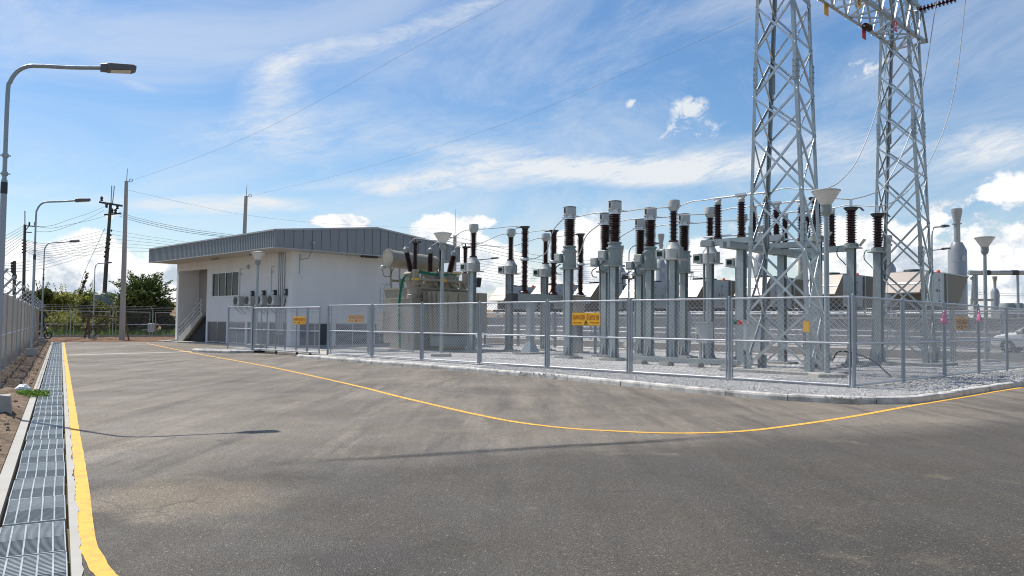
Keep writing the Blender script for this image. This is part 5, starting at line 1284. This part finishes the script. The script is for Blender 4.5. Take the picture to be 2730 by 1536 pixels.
# ================================================================== THINGS BY THE FENCES
t = thing('timber_trestle', 'rough timber trestle standing at the back fence', 'trestle', W(285,905,64))
for x0,y0,x1,y1,w_ in ((228,841,337,849,.2),):
    m = MB(); m.bar(W(x0,y0,64),W(x1,y1,64),w_,.14); m.build('top_beam', WOOD, t)
for x0,y0,x1,y1,Y in ((236,845,226,902,63.6),(238,845,238,900,65),(333,850,344,909,63.6),(332,851,331,902,65),(236,868,226,882,63.6)):
    m = MB(); m.bar(W(x0,y0,Y),W(x1,y1,Y),.11,.09); m.build('leg', WOOD, t)
for x0,y0,x1,y1 in ((283,848,223,897),(287,850,336,884),(292,857,250,897),(282,850,246,872)):
    m = MB(); m.bar(W(x0,y0,63.8),W(x1,y1,63.8),.10,.08); m.build('brace', WOOD, t)
t = thing('switch_board', 'small pale meter board with two cross rails on the back fence', 'meter board', W(403,876,78))
m = MB(); m.cbox(tuple(W(403,874,78)),(.62,.15,.85),.03); m.build('board', LGREY, t)
for y in (864.5,879.5): m = MB(); m.bar(W(379,y,78.1),W(421,y,78.1),.08); m.build('rail', LGREY, t)
# parked motorcycle half hidden by the left fence
mc0 = Vector((*G(124,905),0)); t = thing('motorcycle', 'dark motorcycle parked by the far end of the left fence', 'motorcycle', mc0, 0)
def mcp(x, z): return Vector((mc0.x-.5+x*.95, mc0.y-.2+x*.35, z))
def torus(m, c, R_, r, axis, n=20, k=8):
    ax = Vector(axis).normalized(); x = Vector((0,0,1)); y = ax.cross(x); pts = [c+(x*math.cos(q*2*math.pi/n)+y*math.sin(q*2*math.pi/n))*R_ for q in range(n+1)]
    m.tube(pts, r, k, False)
axm = (.35,-.95,0)
for xx in (-.62,.62): m = MB(); torus(m, mcp(xx,.31), .25, .055, axm); m.lathe([(.03,-.05),(.06,0),(.03,.05)], mcp(xx,.31), 10, axm); m.build('wheel', BLACK, t)
m = MB(); m.tube(catmull([mcp(-.62,.33),mcp(-.35,.62),mcp(0,.55),mcp(.3,.7),mcp(.42,.9)],5), .07, 8); m.tube([mcp(.62,.31),mcp(.42,.95)], .04, 8); m.lathe([(.08,-.2),(.14,0),(.08,.2)], mcp(.0,.45), 10, (.95,.35,0)); m.build('frame', DARKM, t)
m = MB(); m.tube(catmull([mcp(-.7,.80),mcp(-.35,.78),mcp(0,.76)],4), [.09]*9, 8); m.build('seat', BLACK, t)
m = MB(); m.tube([mcp(.4,.98)+Vector((.1,-.28,.05)),mcp(.4,.98),mcp(.4,.98)+Vector((-.1,.28,.05))], .02, 6); m.lathe([(.02,-.02),(.07,0),(.02,.02)], mcp(.35,1.2)+Vector((.1,-.25,0)), 10, axm); m.build('handlebar', DARKM, t)
m = MB(); m.lathe([(.03,-.05),(.10,0),(.09,.08)], mcp(.52,.88), 12, (.95,.35,0)); m.build('headlight', LGREY, t)
# bag and clippings by the drain
pbag = Vector((*G(60,1054),.09)); m = MB(); rb = random.Random(9); rings = []
for k, (r, z) in enumerate([(.09,0),(.13,.03),(.12,.08),(.07,.12),(.02,.14)]): rings.append([pbag+Vector((r*1.25*rb.uniform(.7,1.25)*math.cos(q*.449),r*.8*rb.uniform(.7,1.25)*math.sin(q*.449),z*rb.uniform(.7,1.2))) for q in range(14)])
m.loft(rings, True, True); tag(m.build('plastic_bag', BAGW), 'crumpled white plastic bag lying on the soil beside the drain', 'bag')
m = MB()
for k in range(900):
    f = rb.random(); x = 45+f*85; y = 1060-f*4+rb.gauss(0,3.2); p = Vector((*G(x,y),.05+rb.random()*.09*(1-f*.6))); u = Vector((rb.gauss(0,1),rb.gauss(0,1),rb.gauss(0,.5))).normalized(); v = u.cross(Vector((rb.gauss(0,1),rb.gauss(0,1),rb.gauss(0,1)))).normalized(); s = rb.uniform(.018,.045)
    m.quad(p-u*s, p+v*s*.4, p+u*s, p-v*s*.4)
struct('leaf_clippings', m, CLIP, 'stuff')
# weeds and rubble on the verge, loose stones on the gravel near the corner
m = MB()
for k in range(700):
    s_ = rb.uniform(2,40); n_ = rb.uniform(-1.6,-.75)
    if mn.noise((s_*.6,n_*2,0)) < .12: continue
    p = D(s_,n_,.05)
    for q in range(4):
        d = Vector((rb.gauss(0,.5),rb.gauss(0,.5),1)).normalized()*rb.uniform(.05,.16); w_ = Vector((rb.gauss(0,1),rb.gauss(0,1),0)).normalized()*.012; m.quad(p-w_, p+w_, p+d)
struct('weeds', m, GRASSM, 'stuff')
m = MB()
def rock(p, r, rn):
    V = [(1,0,0),(-1,0,0),(0,1,0),(0,-1,0),(0,0,1),(0,0,-1)]; V = [Vector(v)*r*rn.uniform(.6,1.15) for v in V]; a_ = rn.uniform(0,6.3); Mz = Matrix.Rotation(a_,3,'Z') @ Matrix.Rotation(rn.uniform(-.6,.6),3,'X')
    m.add([p+Mz @ v for v in V], [(0,2,4),(2,1,4),(1,3,4),(3,0,4),(2,0,5),(1,2,5),(3,1,5),(0,3,5)])
rn = random.Random(12)
for k in range(26000):
    if rn.random() < .62: a = -1.62+rn.random()**1.3*14; b = rn.uniform(-2.85,.9)
    else: a = rn.uniform(-1.65,3.0); b = rn.uniform(-1.5,12)
    if b < 0 and a > 0:
        lim = -2.85+max(0,a-1.2)*.105
        if b < lim: continue
    if a < -1.2 and b < -2.0+(-1.2-a)*1.5: continue
    rock(S(a,b,.125), rn.uniform(.018,.042), rn)
struct('loose_stones', m, STONE, 'stuff')
m = MB()
for k in range(1500):
    s_ = rn.uniform(-2,45); rock(D(s_,rn.uniform(-1.5,-.2),.06), rn.uniform(.01,.045), rn)
struct('rubble', m, SOIL, 'stuff')

# ================================================================== COOLING UNITS BEYOND THE YARD
def make_unit():
    t = thing('cooling_unit', '', 'cooling unit', (0,0,0), SR, 'row of cooling units with sloping hoods')   # local x = b from 40.8, y = a from its right edge
    W_ = 2.5
    m = MB(); m.box((3.35,W_/2,4.47),(3.7,W_,2.5)); bd = m.build('housing', CONT, t, False)
    m = MB(); m.box((3.0,-.012,4.4),(1.3,.02,2.1)); m.box((4.5,-.012,4.4),(.9,.02,2.1)); m.build('door', CONT, bd, False)
    m = MB()
    for z in (3.6,4.4,5.2): m.box((2.42,-.03,z),(.08,.04,.12)); m.box((4.12,-.03,z),(.08,.04,.12))
    m.box((3.55,-.04,4.4),(.06,.05,.25)); m.build('hinges', DARKM, bd, False)
    m = MB(); th = .04
    m.loft([[(0,0,4.15),(0,W_,4.15),(0,W_,4.09),(0,0,4.09)],[(1.5,0,5.70),(1.5,W_,5.70),(1.5,W_,5.64),(1.5,0,5.64)]]); 
    hd = m.build('intake_hood', HOODM, t, False)
    m = MB(); m.box((.62,W_/2,4.835),(.10,W_-.02,.03)); m.v = [(x, y, z+(x-.62)*1.033) for x, y, z in m.v]; m.build('hood_seam', GALVB, hd, False)
    for y in (.0,W_-.03):
        m = MB(); m.loft([[(0.03,y,4.09),(1.5,y,4.09),(1.5,y,5.63)],[(0.03,y+.03,4.09),(1.5,y+.03,4.09),(1.5,y+.03,5.63)]]); m.build('hood_cheek', HOODU, hd, False)
    m = MB(); m.box((1.47,W_/2,3.65),(.05,W_-.1,.8)); m.build('intake_shade', HOODU, t, False)  # dark panel stands for the shadowed opening below the hood
    m = MB()    # outlet hood, wide at the top
    m.loft([[(5.2,0,3.25),(8.2,0,3.25),(10.9,0,5.72),(5.2,0,5.72)],[(5.2,W_,3.25),(8.2,W_,3.25),(10.9,W_,5.72),(5.2,W_,5.72)]]); m.build('outlet_hood', HOODU, t, False)
    m = MB(); m.box((8.05,W_/2,5.77),(5.9,W_+.1,.08)); m.bar((5.5,-.05,5.7),(5.5,-.05,2.2),.12); m.build('hood_frame', GALV, t, False)
    m = MB()
    for x, y in ((2.4,1.25),(4.1,1.25),(6.5,1.25),(8.6,1.25)): m.lathe([(.62,5.72),(.66,5.75),(.60,5.92),(.05,5.94)], (x,y,0), 18)
    m.build('fan_cowl', DARKM, t, False)
    m = MB(); m.lathe([(.12,5.73),(.13,5.9),(.08,6.0),(.01,6.02)], (4.9,.3,0), 10); m.build('beacon', ORANGE, t, False)
    m = MB(); m.box((5.2,W_/2,3.05),(8.6,W_+.2,.22)); m.build('base_frame', DARKM, t, False)
    m = MB()
    for x in (1.4,9.0):
        for y in (.1,W_-.1): m.box((x,y,1.6),(.22,.22,2.7))
    m.build('legs', LGREY, t, False)
    m = MB(); m.box((5.4,W_/2,1.55),(6.4,W_-.3,2.2)); m.build('engine_housing', GREYP, t, False)
    return t
un0 = make_unit(); ul = ['far right cooling unit, next to the tall exhaust stack and pipe','cooling unit behind the left leg of the far tower','cooling unit seen between the near tower and the arresters','cooling unit seen through the legs of the near tower','brightly glinting cooling unit behind the rear grey heads','glinting cooling unit to the right of the danger sign','cooling unit behind the circuit breaker poles','farthest cooling unit, just right of the beige transformer']
for k in range(8):
    p = S(12.35+6.07*k, 40.8)
    if k == 0: un0.location = p; un0['label'] = ul[0]
    else: dup(un0, p, ul[k])
# low wall in front of the units
m = MB(); m.loft([[S(-40,31,z),S(-40,31.3,z),S(64,31.3,z),S(64,31,z)] for z in (.42,2.15)]); w_ = m.build('retaining_wall', mat('grey_render', (.24,.235,.235), .85, 0, .1, 1.2, dirt=(.16,.15,.15), dirt_amt=.5)); tag(w_, 'long low grey wall behind the far fence, below the cooling units', 'wall'); w_['org'] = (0,0,0)
m = MB(); m.loft([[S(-40,30.92,z),S(-40,31.38,z),S(64,31.38,z),S(64,30.92,z)] for z in (2.15,2.24)]); m.build('coping', CONCL, w_)
# exhaust stacks
def stack(label, px, Y, ytop, ycone, yflange, ybodytop, wb, wc, wn, scale=1.0):
    b = W(px,800,Y); t = thing('exhaust_stack', label, 'exhaust stack', (b.x,Y,0), 0, 'cone topped exhaust stacks')
    k = Y/2150; z = lambda y: W(px,y,Y).z
    m = MB(); m.lathe([(wb*k/2,.3),(wb*k/2,z(ybodytop)),(wb*k*.28,z(ybodytop-21*wb/46))], (b.x,Y,0), 28); bd = m.build('silencer_body', STK, t)
    m = MB(); m.lathe([(wb*k/2*1.006,z(ybodytop)-1.0),(wb*k/2*1.012,z(ybodytop)-.98),(wb*k/2*1.006,z(ybodytop)-.95)], (b.x,Y,0), 28, caps=False); m.lathe([(.02,0),(.28,.0),(.28,.03),(.2,.04)], Vector((b.x+wb*k*.12,Y-wb*k*.49,z(ybodytop+23*wb/46))), 16, (.25,-1,0)); m.build('manhole', LGREY, bd)
    m = MB(); m.lathe([(wn*k/2,z(ybodytop-16*wb/46)),(wn*k/2,z(yflange)),(wn*k/2*1.5,z(yflange)),(wn*k/2*1.5,z(yflange-2.5*wb/46)),(wn*k/2,z(yflange-3*wb/46)),(wn*k/2,z(ycone)),(wc*k/2,z(ytop+10*wb/46)),(wc*k/2,z(ytop)),(wc*k/2*.9,z(ytop))], (b.x,Y,0), 20); m.build('pipe_and_cone', STK, t)
    return t
stack('tallest exhaust stack with a cone top at the right of the picture', 2554, 72, 557, 593, 598, 668, 46, 27, 16)
stack('exhaust stack standing behind the left leg of the far tower', 2370, 84, 628, 652, 656, 716, 36, 20, 12)
stack('exhaust stack seen through the near tower above the disconnector', 2027, 92, 603, 632, 637, 694, 33, 19, 11)
stack('exhaust stack with pale cone just behind the rear grey heads', 1762, 104, 624, 651, 655, 707, 28, 18, 10)
stack('exhaust stack partly hidden behind the tall grey head near the danger sign', 1655, 112, 655, 680, 684, 726, 26, 16, 9)
stack('small distant exhaust stack under the overhead pipe at far right', 2653, 118, 737, 752, 755, 779, 21, 12, 7)
t = thing('thick_stack', 'thick banded grey stack seen through the upper right of the near tower', 'exhaust stack', (W(2138,800,90).x,90,0)); k_ = 90/2150
m = MB(); z_ = lambda y: W(2138,y,90).z; m.lathe([(9.6*k_,.3),(9.6*k_,z_(713)),(8.6*k_,z_(712)),(9.4*k_,z_(690)),(9.2*k_,z_(688))], (W(2138,800,90).x,90,0), 24); m.build('shaft', CONC, t)
# mufflers on the roof between grey heads
t = thing('roof_muffler', 'pair of shiny horizontal mufflers above the cooling units behind the lamp pole', 'muffler', W(1665,730,95))
for x0, x1, y in ((1658,1674,730),(1658,1674,738),(1686,1698,729),(1686,1698,738)): m = MB(); m.tube([W(x0,y,95),W(x1,y,95)], .17, 10); m.build('muffler_tube', ALU if y < 735 else DARKM, t)
m = MB(); m.bar(W(1656,743,95),W(1700,743,95),.12); [m.bar(W(x,742,95),W(x,765,95),.12) for x in (1660,1696)]; m.build('support', DARKM, t)
# overhead pipe on posts
t = thing('overhead_pipe', 'thick silver overhead pipe on posts at the far right', 'pipe', W(2600,800,70))
m = MB(); m.tube([W(2583,727,70),W(2610,727.5,70),W(2760,727,70)], .2, 14); m.build('pipe', STK, t)
m = MB(); [m.lathe([(.21,-.3),(.225,-.28),(.225,.28),(.21,.3)], W(x,727,70), 14, (1,0,0)) for x in (2630,2705)]; m.build('sleeve', DARKM, t)
for x in (2597,2603,2713): m = MB(); q = W(x,727,70); m.tube([(q.x,70.0,.3),(q.x,70,q.z-.15)], .11, 8); m.build('post', GALV, t)
m = MB(); m.tube([W(2588,800,69),W(2648,800,69)], .1, 8); m.tube(catmull([W(2588,745,69),W(2591,738,69),W(2594,745,69),W(2592,790,69),W(2590,815,69)],5), .1, 8); m.build('small_pipe', STK, t)
t = thing('roof_fan_unit', 'low dark roof fan units beside the small distant stack', 'fan unit', W(2690,815,100))
for x in (2685,2708): m = MB(); q = W(x,815,100); m.lathe([(.9,-.6),(.9,.1),(.8,.3),(.1,.35)], q, 18); m.box((q.x,q.y,q.z-1.6),(2.2,2.0,2.0)); m.build('fan', GREYP, t)
# floodlight on a post beyond the beige transformer
q = W(1266,753,58); t = thing('flood_light', 'black floodlight panel on a post right of the beige transformer', 'floodlight', (q.x,58,0))
m = MB(); m.loft([[q+Vector((-.45,.1,-.3)),q+Vector((.4,.1,-.3)),q+Vector((.4,.25,-.35)),q+Vector((-.45,.25,-.35))],[q+Vector((-.35,-.15,.3)),q+Vector((.5,-.15,.3)),q+Vector((.5,0,.35)),q+Vector((-.35,0,.35))]]); m.build('panel', DARKM, t)
m = MB(); m.tube([(q.x,58.2,.1),(q.x,58.2,q.z)], .06, 8); m.build('post', GALV, t)
# dark sheeting on the distant bank
m = MB(); m.quad(W(1272,773,112),W(1335,770,118),W(1335,788,112),W(1300,783,110)); 
# steel transmission pylon far away
py0 = W(1845,745,400); t = thing('distant_pylon', 'tiny distant steel pylon on the horizon behind the rear grey head', 'pylon', (py0.x,400,0))
m = MB(); zt = W(1845,726,400).z
for sx in (-1,1): m.bar((py0.x+sx*2.2,400,0),(py0.x+sx*.4,400,zt),.35)
for zz in (.7,.82,.92): m.bar((py0.x-3,400,zt*zz),(py0.x+3,400,zt*zz),.3)
m.build('lattice', GALV, t)
# ================================================================== CAR
fa_, fz_ = pb(2651,890,27.2); cdir = Vector((UA[0],UA[1],0)); cpos = S(fa_,27.2,.42)-cdir*2.15
t = thing('parked_car', 'white car parked on the plant road at the right edge, seen through the fences', 'car', cpos, math.atan2(cdir.y,cdir.x))
def carloft(profile, wf): 
    mm = MB(); rings = []
    for (x, z0, z1, w) in profile:
        rings.append([(x,-w,z0),(x,-w*1.02,z0+(z1-z0)*.4),(x,-w*.97,z0+(z1-z0)*.85),(x,-w*.86,z1),(x,w*.86,z1),(x,w*.97,z0+(z1-z0)*.85),(x,w*1.02,z0+(z1-z0)*.4),(x,w,z0)])
    return mm.loft(rings, True, False)
CZ = .05
m = carloft([(2.15,.42,.62,.62),(2.05,.30,.74,.78),(1.7,.26,.86,.84),(1.0,.26,.97,.87),(.4,.26,.99,.88),(-.9,.26,1.0,.88),(-1.7,.28,1.02,.86),(-2.05,.34,.98,.8),(-2.15,.45,.9,.72)], 1); m.v = [(x,y,z+CZ) for x,y,z in m.v]; m.build('body', CARW, t, False)
def cabin(mm, s, z0): 
    sec = [(.98,.99,.99),(.30,1.38,.70),(-.3,1.48,.66),(-1.1,1.46,.64),(-1.7,1.30,.66),(-2.0,1.0,.74)]
    rings = []
    for x, z1, w in sec: rings.append([(x,-.84*s,.96),(x,-w*s if z1 > 1.05 else -.83*s,z1),(x,w*s if z1 > 1.05 else .83*s,z1),(x,.84*s,.96)])
    return mm.loft(rings, True, False)
m = cabin(MB(), 1.0, .97); m.v = [(x,y,z+CZ) for x,y,z in m.v]; m.build('windows', CARG, t, False)
m = MB(); 
for s in (-1,1):
    m.tube([(.98,s*.83,1.0+CZ),(.30,s*.71,1.40+CZ),(-.3,s*.67,1.495+CZ),(-1.1,s*.65,1.475+CZ),(-1.7,s*.67,1.31+CZ),(-2.0,s*.76,1.02+CZ)], .04, 8); m.bar((-.35,s*.86,1.0+CZ),(-.45,s*.68,1.48+CZ),.07,.05)
m.loft([[(.28,-.66,1.40+CZ),(.28,.66,1.40+CZ),(.28,.66,1.42+CZ),(.28,-.66,1.42+CZ)],[(-.3,-.66,1.49+CZ),(-.3,.66,1.49+CZ),(-.3,.66,1.515+CZ),(-.3,-.66,1.515+CZ)],[(-1.1,-.64,1.47+CZ),(-1.1,.64,1.47+CZ),(-1.1,.64,1.49+CZ),(-1.1,-.64,1.49+CZ)],[(-1.65,-.62,1.33+CZ),(-1.65,.62,1.33+CZ),(-1.65,.62,1.35+CZ),(-1.65,-.62,1.35+CZ)]]); m.build('roof', CARW, t, False)
for x in (1.35,-1.35):
    for s in (-1,1):
        m = MB(); m.lathe([(.2,-.1),(.32,-.1),(.335,-.06),(.335,.06),(.32,.1),(.2,.1)], (x,s*.80,.335), 24, (0,1,0)); wh = m.build('wheel', BLACK, t, False); m = MB(); m.lathe([(.03,-.115),(.2,-.105),(.21,-.09),(.21,.09),(.03,.115)], (x,s*.80,.335), 18, (0,1,0)); m.build('rim', ALU, wh, False)
for s in (-1,1):
    m = MB(); m.cbox((1.93,s*.62,.68+CZ),(.28,.26,.14),.03); m.build('headlight', GLASS, t, False)
    m = MB(); m.cbox((.75,s*.98,1.02+CZ),(.16,.2,.14),.03); m.build('mirror', CARW, t, False)

# ================================================================== LIGHT, SKY, CAMERA
SUN_AZ = math.atan2(-.836,.548); SUN_EL = R(57)
sd = Vector((math.sin(SUN_AZ)*math.cos(SUN_EL), math.cos(SUN_AZ)*math.cos(SUN_EL), math.sin(SUN_EL)))
sl_ = bpy.data.lights.new('sun','SUN'); sl_.energy = 5.0; sl_.angle = R(.53); sl_.color = (1,.955,.88)
so = bpy.data.objects.new('sun', sl_); COL.objects.link(so); so.rotation_euler = (-sd).to_track_quat('-Z','Y').to_euler(); so.location = sd*200

w = bpy.data.worlds.new('World'); SC.world = w; w.use_nodes = True; nt = w.node_tree; nt.nodes.clear(); L = nt.links.new
out = nt.nodes.new('ShaderNodeOutputWorld'); sky = nt.nodes.new('ShaderNodeTexSky'); sky.sky_type = 'NISHITA'; sky.sun_disc = False
sky.sun_elevation = SUN_EL; sky.sun_rotation = SUN_AZ; sky.altitude = 100; sky.air_density = 1.0; sky.dust_density = .7; sky.ozone_density = 2.2
hs = nt.nodes.new('ShaderNodeHueSaturation'); hs.inputs['Saturation'].default_value = SKY_SAT; L(sky.outputs[0], hs.inputs['Color'])
bgA = nt.nodes.new('ShaderNodeBackground'); L(hs.outputs[0], bgA.inputs[0]); bgA.inputs[1].default_value = SKY_STR
tc = nt.nodes.new('ShaderNodeTexCoord'); sp_ = nt.nodes.new('ShaderNodeSeparateXYZ'); L(tc.outputs['Generated'], sp_.inputs[0])
def M_(op, *a):
    n = nt.nodes.new('ShaderNodeMath'); n.operation = op
    for i, k in enumerate(a):
        if isinstance(k, (int,float)): n.inputs[i].default_value = k
        else: L(k, n.inputs[i])
    return n.outputs[0]
def RG(v, a, b, c, d, smooth=True):
    n = nt.nodes.new('ShaderNodeMapRange'); n.interpolation_type = 'SMOOTHSTEP' if smooth else 'LINEAR'
    for i, k in enumerate((a,b,c,d)): n.inputs[i+1].default_value = k
    L(v, n.inputs[0]); return n.outputs[0]
az = M_('ARCTAN2', sp_.outputs[0], sp_.outputs[1]); el = M_('ARCSINE', sp_.outputs[2])
cq = nt.nodes.new('ShaderNodeCombineXYZ'); L(az, cq.inputs[0]); L(el, cq.inputs[1]); Q = cq.outputs[0]
def AE(px, py): d = Vector(ray(px,py)).normalized(); return math.atan2(d.x,d.y), math.asin(d.z)
def blob(px, py, rx, ry, rot=0., amt=1., hard=0.):
    a, e = AE(px,py); mp = nt.nodes.new('ShaderNodeMapping'); mp.vector_type = 'TEXTURE'; mp.inputs['Location'].default_value = (a,e,0); mp.inputs['Rotation'].default_value = (0,0,R(rot)); mp.inputs['Scale'].default_value = (rx/2300,ry/2300,1)
    L(Q, mp.inputs['Vector']); ln = nt.nodes.new('ShaderNodeVectorMath'); ln.operation = 'LENGTH'; L(mp.outputs[0], ln.inputs[0])
    return RG(ln.outputs['Value'], hard, 1, amt, 0)
def addall(v):
    o = v[0]
    for k in v[1:]: o = M_('ADD', o, k)
    return o
def noise_(scale, det, rough, st=(1,1,1), rot=0, dist=0., off=(0,0,0)):
    mp = nt.nodes.new('ShaderNodeMapping'); mp.vector_type = 'TEXTURE'; mp.inputs['Scale'].default_value = tuple(1/k for k in st); mp.inputs['Rotation'].default_value = (0,0,R(rot)); mp.inputs['Location'].default_value = off; L(Q, mp.inputs['Vector'])
    n = nt.nodes.new('ShaderNodeTexNoise'); n.inputs['Scale'].default_value = scale; n.inputs['Detail'].default_value = det; n.inputs['Roughness'].default_value = rough; n.inputs['Distortion'].default_value = dist; L(mp.outputs[0], n.inputs['Vector']); return n.outputs['Fac']
# cumulus heaps low over the horizon
cum = addall([blob(*b) for b in [(150,735,300,110,0,.34,.1),(230,660,130,75,0,.30),(300,570,60,40,0,.28),(60,780,260,90,0,.34),(430,740,130,60,0,.28),(905,590,118,34,0,.52,.3),(960,596,60,24,0,.3),
    (1180,640,190,110,0,.46,.2),(1290,590,90,28,0,.36),(1230,700,260,110,0,.40,.2),(1560,640,150,110,0,.44,.2),(1600,740,260,90,0,.36),(1900,690,240,80,0,.34),(2250,600,150,100,0,.34),(2330,690,230,120,0,.44,.2),
    (2620,540,190,90,12,.38,.1),(2650,690,230,120,0,.34,.1),(2440,760,260,80,0,.34),(630,585,45,14,0,.22)]])
puff = addall([blob(*b) for b in [(1680,277,50,26,24,.62),(1835,284,95,48,0,.85),(1885,345,95,60,15,.6),(1790,345,95,46,28,.6),(1525,478,70,32,0,.42),(2310,180,140,56,14,.65),(1960,600,160,50,0,.4)]])
hor = RG(el, .0, .15, .22, 0)
cn = noise_(15, 14, .62, (1,1.4,1), 0, .2)
dens = M_('ADD', M_('ADD', cn, M_('MULTIPLY', cum, .60)), hor)
cumA = M_('MULTIPLY', RG(dens, .61, .72, 0, 1), M_('MULTIPLY', RG(M_('ADD', cum, M_('MULTIPLY', hor, .6)), .02, .13, 0, 1), .97))
shade = noise_(15, 14, .62, (1,1.4,1), 0, .2, (0.010,.026,0))   # the same heaps sampled lower: grey bases
sh = RG(M_('SUBTRACT', cn, shade), -.16, .05, 0, 1)
# cirrus
cir = addall([blob(*b) for b in [(730,190,150,120,30,.75),(900,125,300,75,14,.85),(1130,70,230,60,22,.8),(1290,0,170,60,30,.7),(730,300,140,190,-35,.5),(820,420,160,120,-40,.35),(370,228,110,24,-8,.55),(900,330,520,130,8,.55),(1350,380,700,120,4,.5),(560,360,380,90,6,.45),
    (1500,440,560,60,-5,1.3),(1250,475,430,70,3,1.4),(1750,462,450,70,0,1.4),(2050,410,640,85,3,1.2),(2650,395,460,95,2,1.35),(1050,500,260,48,0,1.0),(640,545,360,44,3,1.0),(440,552,280,38,0,.9),(770,500,180,28,6,.6),(720,540,190,30,-6,.55),(200,430,420,90,-6,.42),(120,520,330,60,0,.5),(2450,250,330,60,20,.22),(1300,90,260,120,20,.25),(2300,470,260,50,0,.4),(700,430,240,40,10,.35)]])
c1_ = noise_(6, 12, .66, (1,2.8,1), 14, .9); c2_ = noise_(22, 12, .72, (1,4.2,1), 9, .8, (3,1,0))
cn2 = M_('ADD', M_('MULTIPLY', c1_, .6), M_('MULTIPLY', c2_, .4))
cirA = RG(M_('MULTIPLY', cir, RG(cn2, .40, .64, .24, 1.05, False)), .0, 1.1, 0, .95, False)
veil = M_('MULTIPLY', RG(noise_(2.4, 12, .66, (1,2.4,1), 16, .9, (7,2,0)), .36, .68, .04, .48), RG(el, .0, .6, 1, .75))
haze_ = RG(el, -.02, .22, .34, .0)
puffA = RG(M_('MULTIPLY', puff, RG(noise_(44, 14, .68, (1,1.3,1), 18, .5), .36, .60, .0, 1.35, False)), .12, .85, 0, .92)
cirT = M_('MAXIMUM', M_('MAXIMUM', M_('MAXIMUM', cirA, puffA), veil), haze_)
bgC = nt.nodes.new('ShaderNodeBackground'); bgC.inputs[0].default_value = (.93,.965,1,1); bgC.inputs[1].default_value = CIR_STR
mxc = nt.nodes.new('ShaderNodeMix'); mxc.data_type = 'RGBA'; L(sh, mxc.inputs[0]); mxc.inputs[6].default_value = (.52,.60,.70,1); mxc.inputs[7].default_value = (1,1,1,1)
bgB = nt.nodes.new('ShaderNodeBackground'); L(mxc.outputs[2], bgB.inputs[0]); bgB.inputs[1].default_value = CUM_STR
m1 = nt.nodes.new('ShaderNodeMixShader'); L(cirT, m1.inputs[0]); L(bgA.outputs[0], m1.inputs[1]); L(bgC.outputs[0], m1.inputs[2])
m2 = nt.nodes.new('ShaderNodeMixShader'); L(cumA, m2.inputs[0]); L(m1.outputs[0], m2.inputs[1]); L(bgB.outputs[0], m2.inputs[2])
L(m2.outputs[0], out.inputs['Surface'])

cam = bpy.data.cameras.new('camera'); co = bpy.data.objects.new('camera', cam); COL.objects.link(co)
cam.sensor_width = 36; cam.lens = 36*F/2730; cam.clip_end = 4000; cam.clip_start = .05
Rm = Matrix((CR, CU, tuple(-c for c in CF))).transposed()
co.matrix_world = Matrix.Translation((0,0,EYE)) @ Rm.to_4x4()
SC.camera = co
vs = SC.view_settings; vs.view_transform = 'Standard'; vs.look = 'None'; vs.exposure = EXPO; vs.gamma = 1; vs.use_curve_mapping = False
SC.cycles.pixel_filter_type = 'BLACKMAN_HARRIS'; SC.cycles.filter_width = 1.05
SC.cycles.max_bounces = 6; SC.cycles.use_denoising = True; SC.cycles.transparent_max_bounces = 8
for o in bpy.data.objects:
    if 'org' in o: del o['org']
